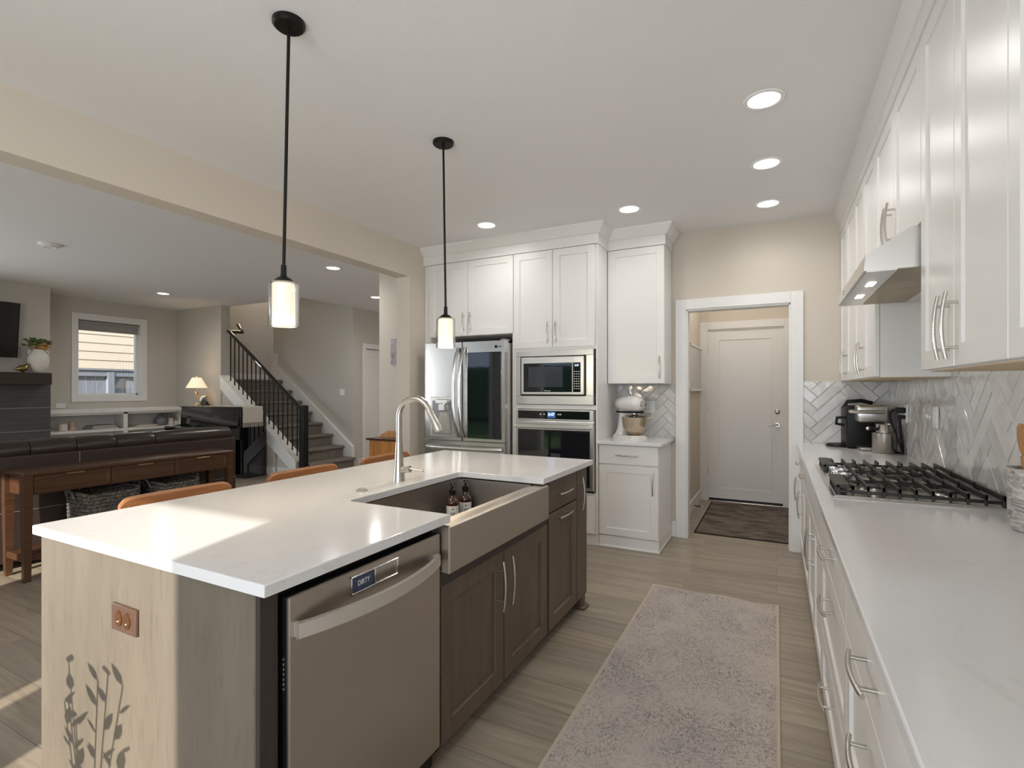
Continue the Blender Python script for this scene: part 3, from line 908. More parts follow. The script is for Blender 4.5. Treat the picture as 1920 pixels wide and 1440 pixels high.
def herringbone(name, o, u, v, n, w, h, phase=(0, 0), W=.0735, L=4):
    o, u, v, n = Vector(o), Vector(u), Vector(v), Vector(n)
    rnd = random.Random(3)
    m = MB(); m.tone = []
    m.add([o, o + u * w, o + u * w + v * h, o + v * h], [(0, 1, 2, 3)], 1); m.tone.append(1.0)
    cs = math.sqrt(.5); g = .0013 / W
    R = int((w + h) / W) + 8
    for a in range(-R, R):
        for k in range(-R, R):
            for kind in (0, 1):
                bx, by = a * L + k, -a * L + k
                r = (bx, by, bx + L, by + 1) if kind == 0 else (bx + L, by + 1 - L, bx + L + 1, by + 1)
                cx_, cy_ = (r[0] + r[2]) / 2 * W, (r[1] + r[3]) / 2 * W
                px, py = (cx_ - cy_) * cs + phase[0], (cx_ + cy_) * cs + phase[1]
                if not (-.3 < px < w + .3 and -.3 < py < h + .3): continue
                def poly(ins):
                    q = [(r[0] + ins, r[1] + ins), (r[2] - ins, r[1] + ins), (r[2] - ins, r[3] - ins), (r[0] + ins, r[3] - ins)]
                    return clip([((x_ - y_) * W * cs + phase[0], (x_ + y_) * W * cs + phase[1]) for x_, y_ in q], w, h)
                A, B = poly(g), poly(g + .035)
                if len(A) < 3 or len(B) != len(A): continue
                tx, ty = rnd.gauss(0, .012), rnd.gauss(0, .012); tn = rnd.uniform(.86, 1.06)
                def pt(p, d): return o + u * p[0] + v * p[1] + n * (d + .0065)
                def pt2(p): return pt(p, tx * (p[0] - px) + ty * (p[1] - py))
                c_ = len(A)
                vs = [o + u * p[0] + v * p[1] for p in A] + [pt(p, -.0025) for p in A] + [pt2(p) for p in B]
                fs = [(i, (i + 1) % c_, c_ + (i + 1) % c_, c_ + i) for i in range(c_)] + [(c_ + i, c_ + (i + 1) % c_, 2 * c_ + (i + 1) % c_, 2 * c_ + i) for i in range(c_)] + [tuple(range(2 * c_, 3 * c_))]
                m.add(vs, fs, 0); m.tone += [tn] * len(fs)
    ob = P(name, m, ['tile', 'grout'], None, ang=20)
    ob['kind'] = 'structure'
    return ob


herringbone('wall_tile_mixer', (-1.354, YB - .0005, .905), X_, Z_, -Y_, .537, .487, (.265, .04))
S('trim_8', MB().box(-.817, -.812, YB - .010, YB, .905, 1.392), 'nickel')
herringbone('wall_tile_back', (.197, YB - .0005, .905), X_, Z_, -Y_, .578, .50, (.10, .06))
herringbone('wall_tile_side', (XR - .0005, -1.2, .905), Y_, Z_, -X_, 6.05, .50, (.02, .06))
herringbone('wall_tile_hood', (XR - .0005, 2.29, 1.405), Y_, Z_, -X_, .95, .42, (.02, .0))

# stand mixer (local coordinates, head pointing +x)
mx = T('stand_mixer', 'white stand mixer with steel bowl on the small countertop', 'mixer', (-1.165, 4.60, .905), -.50, local=True)
m = MB(); m.prism([(-.15, -.075), (-.13, -.09), (.02, -.11), (.10, -.10), (.135, -.05), (.135, .05), (.10, .10), (.02, .11), (-.13, .09), (-.15, .075)], 'z', 0, .022)
m.prism([(-.145, -.07), (.02, -.10), (.09, -.09), (.125, -.04), (.125, .04), (.09, .09), (.02, .10), (-.145, .07)], 'z', .022, .03)
P('base', m, 'enamel', mx)
m = MB()
m.tube([(-.115, 0, .02), (-.105, 0, .06), (-.090, 0, .13), (-.082, 0, .20), (-.075, 0, .245)], [.062, .05, .044, .044, .05], 16, flat=1.0)
m.tube([(-.10, 0, .245), (-.04, 0, .235), (.03, 0, .240)], [.04, .045, .04], 14)
P('pedestal', m, 'enamel', mx)
m = MB()
prof = [(-.155, .015), (-.150, .045), (-.130, .066), (-.06, .078), (.02, .084), (.08, .080), (.112, .066), (.130, .042), (.136, .012)]
m.tube([(q[0], 0, .308) for q in prof], [q[1] for q in prof], 22, flat=.92)
P('motor_head', m, 'enamel', mx)
P('trim_band', MB().box(-.13, .11, -.060, .060, .226, .242, .006), 'black', mx)
P('attachment_cap', MB().lathe([(0, .02), (.026, .02), (.030, 0)], (.124, 0, .310), 18, axis='x'), 'chrome', mx)
P('speed_knob', MB().ball((.100, .070, .300), .013), 'black', mx)
P('planetary_hub', MB().lathe([(.03, .20), (.045, .215), (.05, .218), (.05, .230)], (.045, 0, 0), 20), 'chrome', mx)
m = MB(); m.tube([(.045, 0, .20), (.045, 0, .13)], .009, 10); P('beater_shaft', m, 'chrome', mx)
m = MB(); m.lathe([(.0, .034), (.045, .034), (.060, .045), (.088, .075), (.105, .12), (.110, .185), (.114, .190), (.110, .192), (.106, .185), (.100, .12), (.08, .08), (.05, .05), (0, .046)], (.045, 0, 0), 32)
m.lathe([(.055, .02), (.055, .03), (.048, .036)], (.045, 0, 0), 24)
P('mixing_bowl', m, mat('warm_bowl_steel', (.56, .47, .36), .22, 1.0), mx)
m = MB(); m.tube([(.02, .11, .18), (.05, .12, .225), (.085, .125, .255), (.115, .125, .262), (.14, .12, .25), (.152, .115, .22), (.15, .11, .195), (.125, .10, .182), (.10, .09, .178)], .0045, 8)
P('power_cord', m, mat('cream_cord', (.75, .68, .52), .5), mx)

ol = T('wall_outlet', 'white combined socket and switch plate beside the stand mixer', 'outlet', (-1.058, 4.845, 1.18))
P('cover_plate', MB().box(-1.116, -1.0, 4.836, 4.849, 1.122, 1.237, .004), 'white', ol)
m = MB()
for z in (1.205, 1.193): m.box(-1.095, -1.080, 4.834, 4.837, z, z + .006)
for xx in (-1.097, -1.082): m.box(xx, xx + .003, 4.834, 4.837, 1.160, 1.170)
m.box(-1.090, -1.084, 4.834, 4.837, 1.147, 1.153)
P('socket', m, 'black', ol)
P('rocker_switch', MB().box(-1.052, -1.018, 4.831, 4.838, 1.147, 1.213, .003), 'white', ol)

# ---------------------------------------------------------------- island
IX0, IX1, IY0, IY1 = -2.126, -1.012, .765, 3.068
ib = T('kitchen_island', 'washed grey-brown wood casework of the island with a sunlit end', 'island', (-1.6, 1.9, 0))
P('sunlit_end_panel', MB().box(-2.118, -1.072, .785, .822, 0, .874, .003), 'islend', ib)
P('corner_stile', MB().box(-1.072, -1.058, .787, .838, 0, .874, .002), 'isldark', ib, 'dark stained edge stile')
eo = T('island_outlet', 'brown duplex socket on the sunlit island end panel', 'outlet', (-1.611, .78, .70))
P('cover_plate', MB().box(-1.674, -1.548, .776, .786, .664, .739, .004, seg=2), 'brown', eo)
for xx in (-1.632, -1.590):
    m = MB(); m.lathe([(0, -.003), (.016, -.003), (.017, 0), (.017, .004)], (xx, .776, .702), 18, axis='y', sx=1.35, sy=1.0)
    s_ = P('socket', m, 'brown2', eo)
    mm = MB(); mm.box(xx - .006, xx - .004, .7725, .774, .706, .714); mm.box(xx + .004, xx + .006, .7725, .774, .706, .714); mm.ball((xx, .773, .694), .003)
    P('slot', mm, 'nickel', s_)
P('far_end_panel', MB().box(-2.118, -1.062, 3.032, 3.050, .0, .874, .003), 'isl', ib)

XD = -1.045     # island door fronts
dw = T('dishwasher', 'stainless dishwasher with curved bar handle set into the island', 'dishwasher', (-1.3, 1.14, 0))
P('tub', MB().box(-1.66, -1.075, .842, 1.478, .02, .868), 'black', dw)
dd = P('door', MB().box(-1.047, -1.035, .850, 1.470, .105, .842, .003), 'steely', dw)
P('door_edge', MB().box(-1.095, -1.0475, .852, 1.468, .105, .840), 'black', dw)
gr = MB()
for k in range(7): gr.box(-1.076, -1.054, .849, .853, .615 + k * .012, .621 + k * .012, .001)
P('vent_grille', gr, 'nickel', dw)
m = MB(); n_ = 14; vs = []
for i in range(n_ + 1):
    q = -1 + 2 * i / n_; yy = 1.155 + q * .292
    xo = -1.038 + .052 * (1 - q * q) + .012
    for dx, dz in ((0, -.021), (.009, -.018), (.009, .018), (0, .021)): vs.append((xo + dx, yy, .760 + dz))
fs = [(i * 4 + k, i * 4 + (k + 1) % 4, i * 4 + 4 + (k + 1) % 4, i * 4 + 4 + k) for i in range(n_) for k in range(4)] + [(3, 2, 1, 0), tuple(n_ * 4 + k for k in range(4))]
m.add(vs, fs); m.box(-1.038, -1.022, .863, .878, .742, .778, .002); m.box(-1.038, -1.022, 1.432, 1.447, .742, .778, .002)
P('handle', m, mat('satin_handle_steel', (.74, .70, .65), .42, 1.0), dd)
P('toe_panel', MB().box(-1.12, -1.10, .842, 1.478, .0, .10), 'black', dw)

sg_ = T('dirty_sign', 'small magnetic clean-or-dirty sign stuck on the dishwasher door', 'sign', (-1.03, 1.14, .80))
m = MB(); m.box(-1.0345, -1.027, 1.045, 1.240, .778, .782, .001); m.box(-1.0345, -1.027, 1.045, 1.240, .824, .828, .001)
m.box(-1.0345, -1.027, 1.045, 1.049, .778, .828, .001); m.box(-1.0345, -1.027, 1.236, 1.240, .778, .828, .001); m.box(-1.0345, -1.027, 1.136, 1.141, .78, .826, .001)
P('sign_frame', m, 'chrome', sg_)
P('blank_side', MB().box(-1.0345, -1.031, 1.139, 1.238, .780, .826), 'nickel', sg_)
P('slider', MB().box(-1.0345, -1.0295, 1.052, 1.135, .783, .823, .001), 'magblue', sg_)
text('lettering', 'DIRTY', .021, (-1.0293, 1.094, .803), Y_, Z_, 'label', sg_, .0003, .8)

def isl_unit(name, label, y0, y1):
    r = T(name, label, 'cabinet', (-1.35, (y0 + y1) / 2, 0))
    return r
sb = isl_unit('sink_cabinet', 'dark stained two-door cabinet under the farmhouse sink', 1.485, 2.435)
P('body', MB().box(-1.66, -1.066, 1.485, 2.435, .10, .630), 'isldark', sb)
P('top_rail', MB().box(-1.063, -1.047, 1.487, 2.433, .648, .697), 'isldark', sb)
P('plinth', MB().box(-1.64, -1.12, 1.485, 2.435, 0, .10), 'isldark', sb)
for y0, y1, hy in ((1.492, 1.955, 1.900), (1.962, 2.430, 1.985)):
    dd = P('door', MB().shaker((XD - .02, y0, .085), Y_, Z_, X_, y1 - y0, .562, .02, .068, .009), 'isl', sb)
    handle((XD, hy, .515), Z_, X_, dd, L=.21)
tc = isl_unit('island_drawer_cabinet', 'dark stained cabinet with a drawer over a pull-out front beside the sink', 2.44, 2.87)
P('body', MB().box(-1.66, -1.066, 2.44, 2.87, .10, .872), 'isldark', tc)
P('plinth', MB().box(-1.64, -1.12, 2.44, 2.87, 0, .10), 'isldark', tc)
dd = P('drawer', MB().slab((XD - .02, 2.452, .700), Y_, Z_, X_, .412, .166), 'isl', tc); handle((XD, 2.63, .785), Y_, X_, dd)
dd = P('pull_out_front', MB().shaker((XD - .02, 2.452, .085), Y_, Z_, X_, .412, .607, .02, .068, .009), 'isl', tc); handle((XD, 2.63, .660), Y_, X_, dd)
ec = isl_unit('island_end_cabinet', 'narrow dark stained pull-out cabinet with upright handle at the island corner', 2.87, 3.03)
P('body', MB().box(-1.66, -1.066, 2.87, 3.03, .10, .872), 'isldark', ec)
dd = P('door', MB().slab((XD - .02, 2.872, .085), Y_, Z_, X_, .172, .781), 'isl', ec); handle((XD, 2.895, .725), Z_, X_, dd)
m = MB(); m.box(-1.10, -1.055, 2.98, 3.045, .012, .095, .004); m.box(-1.105, -1.03, 2.97, 3.052, 0, .022, .008, seg=2)
P('foot', m, 'isl', ec)
P('back_panel', MB().box(-1.70, -1.665, .822, 3.03, 0, .874), 'isl', ib)

# countertop with the sink notch
NX, NY0, NY1 = -1.497, 1.500, 2.308
bm = bmesh.new()
outer = [(IX0, IY0), (IX1, IY0), (IX1, NY0), (NX + .02, NY0), (NX, NY0 + .02), (NX, NY1 - .02), (NX + .02, NY1), (IX1, NY1), (IX1, IY1), (IX0, IY1)]
vs = [bm.verts.new((x, y, .875)) for x, y in outer]
fc = bm.faces.new(vs)
ex = bmesh.ops.extrude_face_region(bm, geom=[fc])
bmesh.ops.translate(bm, verts=[q for q in ex['geom'] if isinstance(q, bmesh.types.BMVert)], vec=(0, 0, .030))
bmesh.ops.bevel(bm, geom=[e for e in bm.edges], offset=.003, segments=2, affect='EDGES', profile=.5)
G('island_countertop', MB().bm(bm), 'quartz', 'large white quartz island countertop with a sink notch', 'countertop')

sk_ = T('farmhouse_sink', 'deep stainless apron-front sink set in the island', 'sink', (-1.25, 1.9, .64))
m = MB()
sx0, sx1, sy0, sy1, sz0, sz1 = -1.525, -1.002, 1.478, 2.352, .662, .868
m.box(sx1 - .064, sx1, sy0, sy1, .700, sz1, .005)
P('apron_front', m, 'steely', sk_)
m = MB()
m.box(sx0, sx0 + .012, sy0 + .01, sy1 - .01, sz0, sz1); m.box(sx0, sx1 - .08, sy0, sy0 + .025, sz0, sz1, .002); m.box(sx0, sx1 - .08, sy1 - .045, sy1, sz0, sz1, .002)
m.box(sx0, sx1 - .075, sy0, sy1, sz0 - .01, sz0 + .006); m.box(sx1 - .085, sx1 - .065, sy0, sy1, sz0, sz1 - .004)
P('basin', m, 'sinkin', sk_)
P('drain', MB().lathe([(0, .006), (.03, .006), (.045, .010), (.045, .007)], (-1.28, 1.92, sz0), 24), 'chrome', sk_)

# bottles
def bottle(loc, label, rot):
    r = T('soap_bottle', label, 'bottle', loc, rot, 'amber soap bottles in the sink', local=True)
    P('bottle_body', MB().lathe([(0, .001), (.028, .001), (.031, .006), (.031, .105), (.028, .118), (.016, .132), (.013, .138), (.013, .15)], seg=24), 'amber', r)
    m = MB(); m.lathe([(.015, .148), (.016, .152), (.016, .172), (.006, .176), (.005, .195), (.011, .197), (.011, .206), (0, .208)], seg=18)
    m.tube([(0, 0, .202), (.022, 0, .203), (.036, 0, .194)], [.005, .0045, .0035], 8)
    P('pump', m, 'black', r)
    m = MB(); vs = []; n = 14
    for i in range(n + 1):
        q = -1.35 + 2.7 * i / n
        for z in (.025, .095): vs.append((.0316 * math.cos(q), .0316 * math.sin(q), z))
    m.add(vs, [(2 * i, 2 * i + 2, 2 * i + 3, 2 * i + 1) for i in range(n)])
    lb = P('paper_label', m, 'label', r)
    ln = MB()
    for z, w_ in ((.078, .35), (.058, .75), (.050, .6), (.036, .4)):
        q0 = [-w_ / 2 + w_ * i / 6 for i in range(7)]
        vs = []
        for q in q0:
            for zz in (z, z + .004): vs.append((.0319 * math.cos(q), .0319 * math.sin(q), zz))
        ln.add(vs, [(2 * i, 2 * i + 2, 2 * i + 3, 2 * i + 1) for i in range(6)])
    P('print', ln, 'ink', lb)
    return r
sb1 = bottle((-1.440, 2.150, .669), 'amber pump soap bottle in front of its twin in the sink', -.9)
bottle((-1.428, 2.252, .669), 'amber pump soap bottle tucked behind its twin in the sink corner', -.9)

# faucet
fa = T('faucet', 'tall brushed nickel pull-down faucet on the island', 'faucet', (-1.597, 1.931, .905))
m = MB(); fx, fy = -1.597, 1.931
m.lathe([(.0, .905), (.030, .905), (.030, .909), (.0285, .915), (.022, .99), (.0168, 1.09)], (fx, fy, 0), 24)
P('base_cone', m, 'nickel', fa)
pts = [(fx, fy, 1.09)]
cxx, rz = fx + .093, .093
for i in range(15):
    q = PI - PI * .86 * i / 14
    pts.append((cxx + .093 * math.cos(q), fy, 1.205 + rz * math.sin(q)))
P('spout', MB().tube(pts, .0148, 14), 'nickel', fa)
e = Vector(pts[-1]); dv = (e - Vector(pts[-2])).normalized()
P('spray_head', MB().tube([e - dv * .002, e + dv * .004, e + dv * .05, e + dv * .095, e + dv * .105], [.0155, .016, .0178, .0198, .017], 16), 'nickel', fa)
m = MB(); m.tube([(fx + .015, fy + .0, .958), (fx + .062, fy + .006, .966)], .017, 14); m.tube([(fx + .06, fy + .006, .967), (fx + .125, fy + .02, .960)], .0055, 10)
P('lever', m, 'nickel', fa)
G('air_switch', MB().lathe([(0, .9055), (.0225, .9055), (.024, .908), (.022, .912), (.014, .914), (.012, .9175), (0, .918)], (-1.580, 1.668, 0), 24), 'nickel', 'round nickel button set in the island counter beside the faucet', 'button')

# ---------------------------------------------------------------- cooktop side: base cabinets
XF = .168
def base_unit(name, label, y0, y1, fronts):
    r = T(name, label, 'cabinet', (.45, (y0 + y1) / 2, 0))
    P('body', MB().box(XF + .02, XR - .03, y0 + .001, y1 - .001, .10, .872), 'cab', r)
    P('plinth', MB().box(.222, XR - .03, y0, y1, 0, .10), 'cab', r)
    for f in fronts:
        kind, a, b, z0, z1, hpos = f
        w = b - a - .004
        if kind == 'slab':
            o = P('drawer', MB().slab((XF + .02, b - .002, z0), -Y_, Z_, -X_, w, z1 - z0), 'cab', r)
        else:
            o = P('drawer' if kind == 'drawer' else 'door', MB().shaker((XF + .02, b - .002, z0), -Y_, Z_, -X_, w, z1 - z0), 'cab', r)
        if hpos:
            hy, hz, ax = hpos
            handle((XF, hy, hz), Y_ if ax == 'y' else Z_, -X_, o)
    return r
def drawers(y0, y1):
    c = (y0 + y1) / 2
    return [('slab', y0, y1, .690, .868, (c, .775, 'y')), ('drawer', y0, y1, .360, .684, (c, .592, 'y')), ('drawer', y0, y1, .108, .354, (c, .275, 'y'))]
base_unit('base_cabinet', 'white drawer cabinet below the open stretch of counter nearest the viewer', -.45, 1.652, drawers(.81, 1.652) + [('door', .405, .806, .108, .868, None), ('door', -.02, .401, .108, .868, None), ('door', -.45, -.024, .108, .868, None)])
base_unit('base_cabinet', 'white three-drawer base cabinet adjoining the cooktop cabinet', 1.652, 2.505, drawers(1.652, 2.505))
base_unit('base_cabinet', 'white double-door base cabinet below the gas cooktop', 2.505, 3.52, [('slab', 2.505, 3.52, .690, .868, None), ('door', 2.505, 3.01, .108, .684, (2.965, .53, 'z')), ('door', 3.01, 3.52, .108, .684, (3.055, .53, 'z'))])
base_unit('base_cabinet', 'white one-door base cabinet just beyond the cooktop', 3.52, 4.19, [('slab', 3.52, 4.19, .690, .868, (3.855, .775, 'y')), ('door', 3.52, 4.19, .108, .684, (4.135, .53, 'z'))])
base_unit('base_cabinet', 'white one-door base cabinet in the corner by the doorway', 4.19, 4.85, [('slab', 4.19, 4.85, .690, .868, (4.52, .775, 'y')), ('door', 4.19, 4.85, .108, .684, (4.795, .53, 'z'))])
G('side_countertop', MB().box(.148, XR - .001, -.6, YB - .002, .875, .905, .004, seg=2), 'quartz', 'long white quartz countertop running along the tiled side wall', 'countertop')

# wall cabinets
XU = .455
def wall_unit(name, label, y0, y1, z0, doors):
    r = T(name, label, 'cabinet', (.62, (y0 + y1) / 2, z0))
    P('body', MB().box(XU + .022, XR - .007, y0 + .001, y1 - .001, z0, 2.585), 'cab', r)
    P('underside', MB().box(XU + .026, XR - .01, y0 + .012, y1 - .012, z0 - .003, z0 + .001), 'cabin', r, 'maple-coloured underside')
    for a, b, hy in doors:
        o = P('door', MB().shaker((XU + .02, b - .002, z0 + .003), -Y_, Z_, -X_, b - a - .004, 2.582 - z0), 'cab', r)
        if hy: handle((XU, hy, z0 + .118), Z_, -X_, o)
    return r
wall_unit('wall_cabinet', 'white wall cabinet at the frame edge, closest to the viewer', .745, 1.513, 1.405, [(.745, 1.128, 1.09), (1.128, 1.513, 1.165)])
wall_unit('wall_cabinet', 'white double-door wall cabinet on the viewer side of the range hood', 1.513, 2.285, 1.405, [(1.513, 1.903, 1.862), (1.903, 2.285, 1.944)])
wall_unit('wall_cabinet', 'short white double-door wall cabinet directly above the range hood', 2.287, 3.243, 1.935, [(2.287, 2.765, 2.725), (2.765, 3.243, 2.805)])
wall_unit('wall_cabinet', 'white double-door wall cabinet just beyond the range hood', 3.245, 4.04, 1.405, [(3.245, 3.64, 3.595), (3.64, 4.04, 3.685)])
wall_unit('wall_cabinet', 'white double-door wall cabinet in the far corner above the coffee maker', 4.04, 4.852, 1.405, [(4.04, 4.445, 4.40), (4.445, 4.852, 4.49)])

# range hood
rh = T('range_hood', 'stainless under-cabinet range hood with two lit lamps', 'range hood', (.5, 2.77, 1.78))
prof = [(.775, 1.932), (.435, 1.932), (.296, 1.842), (.291, 1.784), (.775, 1.784)]
m = MB(); m.prism(prof, 'y', 2.318, 3.222)
P('canopy', m, 'steel', rh)
P('light_strip', MB().box(.300, .395, 2.325, 3.215, 1.780, 1.786), 'steel', rh)
P('filter', MB().box(.398, .58, 2.325, 2.768, 1.781, 1.787, .001), steel('dark_filter_steel', (.40, .33, .22), .4, 'y'), rh)
P('filter', MB().box(.398, .58, 2.772, 3.215, 1.781, 1.787, .001), M['dark_f'] if 'dark_f' in M else bpy.data.materials['dark_filter_steel'], rh)
for yy in (2.60, 2.92):
    P('lamp_lens', MB().box(.335, .365, yy - .045, yy + .045, 1.778, 1.783, .002), 'hoodlamp', rh)
P('button', MB().lathe([(0, -.004), (.012, -.004), (.012, 0)], (.2935, 2.98, 1.812), 16, axis='x'), 'nickel', rh)

# cooktop
CZ = .905
ck = T('gas_cooktop', 'five-burner stainless gas cooktop with black iron grates', 'cooktop', (.465, 2.93, CZ))
m = MB(); m.box(.196, .742, 2.44, 3.42, CZ, CZ + .006, .003); m.box(.212, .73, 2.455, 3.405, CZ + .006, CZ + .009, .002)
P('tray', m, 'steel', ck)
for bx, by, br in ((.36, 2.60, .040), (.60, 2.60, .034), (.50, 2.93, .052), (.36, 3.24, .034), (.60, 3.24, .040)):
    m = MB(); m.lathe([(br * 1.25, 0), (br * 1.2, .010), (br, .014), (br, .020)], (bx, by, CZ + .008), 24)
    bo = P('burner', m, 'nickel', ck)
    P('burner_cap', MB().lathe([(br * .95, .018), (br * .95, .026), (br * .7, .030), (0, .031)], (bx, by, CZ + .008), 24), 'iron', bo)
def grate(y0, y1, x0, x1, skip):
    """cast-iron grate of tall thin blades running away from the viewer on low cross rails"""
    m = MB(); z0, zt, z1 = CZ + .016, CZ + .032, CZ + .050
    for yy in (y0 + .02, y1 - .02): m.box(x0, x1, yy - .006, yy + .006, z0, z0 + .012, .002)
    n = 11
    for i in range(n):
        xx = .222 + (.733 - .222) * i / (n - 1)
        if xx < x0 - .01: continue
        if i == 0 and not skip:
            m.box(x0 - .004, x0 + .050, y0, y1, zt + .004, z1, .003)
            for yy in (y0, y1 - .014): m.box(x0, x0 + .014, yy, yy + .014, CZ + .008, z1, .002)
            continue
        full = i in (2, 4, 6, 8, 9, 10)
        segs = [(y0, y1)] if full else [(y0, y0 + (y1 - y0) * .30), (y1 - (y1 - y0) * .30, y1)]
        for a, b in segs: m.box(xx - .0045, xx + .0045, a, b, zt - .002, z1, .0015)
        for yy in (y0, y1 - .010): m.box(xx - .0045, xx + .0045, yy, yy + .010, z0 - .006, z1, .0015)
    for yy in (y0 + .001, y1 - .015):
        for xx in (x0, x1 - .010): m.box(xx, xx + .010, yy, yy + .014, CZ + .008, z0 + .01, .001)
    return P('grate', m, 'iron', ck)
grate(2.462, 2.765, .216, .738, False); grate(2.772, 3.088, .322, .738, True); grate(3.095, 3.40, .216, .738, False)
for i, yy in enumerate((2.80, 2.865, 2.93, 2.995, 3.06)):
    xx = .262 if i % 2 == 0 else .290
    kb = P('knob', MB().lathe([(0, .001), (.018, .001), (.018, .016), (.015, .020), (0, .020)], (xx, yy, CZ + .008), 20), 'nickel', ck)
    kc = MB(); kc.lathe([(.027, .0), (.026, .030), (.022, .034), (0, .034)], (xx, yy, CZ + .009), 24); kc.box(xx - .026, xx + .026, yy - .007, yy + .007, CZ + .030, CZ + .046, .004)
    P('safety_cover', kc, 'knobglass', kb, 'clear child-safety cover')

# coffee maker, local: front -y
cf = T('coffee_maker', 'black and silver pod coffee maker in the counter corner', 'coffee maker', (.57, 4.58, CZ), .10, local=True)
P('body', MB().box(-.115, .115, -.06, .15, 0, .315, .02, seg=3), 'black', cf)
m = MB(); m.box(-.07, .115, -.16, -.05, .20, .325, .022, seg=3); P('brew_head', m, 'steel', cf)
P('brew_lever', MB().box(-.12, .10, -.172, -.12, .262, .290, .012, seg=2), 'nickel', cf)
m = MB(); m.tube([(-.11, .06, .30), (-.09, .05, .345), (0, .05, .352), (.07, .05, .335)], .014, 10); P('top_handle', m, 'black', cf)
P('water_tank', MB().box(.115, .20, -.07, .14, .0, .285, .015, seg=2), mat('smoky_tank', (.16, .155, .15), .25), cf)
m = MB(); m.box(-.06, .10, -.20, -.05, .002, .028, .012, seg=2); P('drip_tray', m, 'nickel', cf)
m = MB(); m.tube([(-.115, -.02, .23), (-.17, -.02, .225), (-.175, -.02, .18), (-.125, -.02, .17)], .012, 8); P('side_lever', m, 'black', cf)
m = MB(); m.lathe([(0, 0), (.085, 0), (.09, .006), (.08, .020), (.02, .026), (0, .026)], (-.135, .10, .001), 28); P('cord_reel', m, 'black', cf)
cf['label'] = 'black and silver pod coffee maker in the counter corner'

cn = T('milk_frother', 'steel milk jug with a bar handle standing before the coffee maker', 'jug', (.658, 4.31, CZ), 0, local=True)
P('pot', MB().lathe([(0, .001), (.066, .001), (.071, .008), (.071, .135), (.066, .139), (.066, .133)], seg=32), mat('dark_satin_steel', (.42, .39, .35), .3, 1.0), cn)
P('upper_cup', MB().lathe([(.050, .134), (.050, .192), (.053, .196), (.050, .198), (.046, .19)], seg=32), 'nickel', cn)
m = MB(); m.tube([(-.045, -.03, .165), (-.10, -.07, .170)], .0115, 12); P('handle', m, 'iron', cn)
P('handle_cap', MB().ball((-.103, -.072, .170), .0128), 'nickel', cn)

# side wall outlets
o1 = T('side_outlet', 'white socket plate on the tiled wall with a black plug', 'outlet', (.77, 4.21, 1.18))
P('cover_plate', MB().box(.756, .7665, 4.17, 4.25, 1.122, 1.240, .003), 'white', o1)
P('socket', MB().box(.753, .757, 4.195, 4.225, 1.14, 1.222, .002), 'white', o1)
pl = T('power_plug', 'black plug and cord hanging from the tiled wall socket', 'cord', (.73, 4.21, 1.2))
m = MB(); m.box(.700, .756, 4.185, 4.235, 1.185, 1.222, .008, seg=2); m.box(.715, .756, 4.190, 4.230, 1.145, 1.172, .008, seg=2)
P('plug', m, 'black', pl)
m = MB()
m.tube([(.705, 4.21, 1.204), (.690, 4.225, 1.205), (.676, 4.24, 1.17), (.685, 4.24, 1.12), (.705, 4.235, 1.06), (.72, 4.23, 1.00), (.735, 4.22, .95), (.74, 4.22, .915)], .007, 8)
m.tube([(.725, 4.21, 1.158), (.728, 4.21, 1.10), (.735, 4.22, 1.02), (.745, 4.23, .96), (.745, 4.24, .915)], .009, 8)
m.tube([(.745, 4.24, .915), (.735, 4.30, .912), (.70, 4.45, .912)], .007, 8)
P('cable', m, 'black', pl)
o2 = T('side_switch', 'white switch plate on the tiled wall above the cooktop end', 'switch', (.77, 3.50, 1.19))
P('cover_plate', MB().box(.756, .7665, 3.46, 3.54, 1.132, 1.250, .003), 'white', o2)
P('rocker_switch', MB().box(.752, .757, 3.483, 3.517, 1.158, 1.224, .002), 'white', o2)

# utensil crock and spoons
CKX, CKY = .703, 2.130
G('utensil_crock', MB().lathe([(0, .001), (.048, .001), (.056, .008), (.062, .05), (.066, .19), (.064, .194), (.058, .19), (.054, .06), (.04, .02), (0, .018)], (CKX, CKY, CZ), 36), 'marble', 'grey swirled marble utensil crock at the edge of the photograph', 'crock')
def spoon(label, bx, by, tx, ty, hz, wide):
    m = MB(); a = Vector((bx, by, CZ + .03)); b = Vector((tx, ty, CZ + hz - .10)); c_ = Vector((tx + (tx - bx) * .25, ty + (ty - by) * .25, CZ + hz))
    m.tube([a, b], [.006, .0075], 10)
    dv = (c_ - b)
    m.tube([b, b + dv * .25, b + dv * .6, b + dv * .9, c_], [.0075, wide * .8, wide, wide * .8, wide * .35], 12, flat=.28)
    return G('wooden_spoon', m, 'spoonwood', label, 'spoon')
spoon('brown wooden spatula leaning to the cooktop side of the marble crock', .700, 2.13, .676, 2.128, .330, .030)
spoon('brown wooden spoon leaning to the viewer side of the marble crock', .705, 2.12, .705, 2.085, .325, .028)

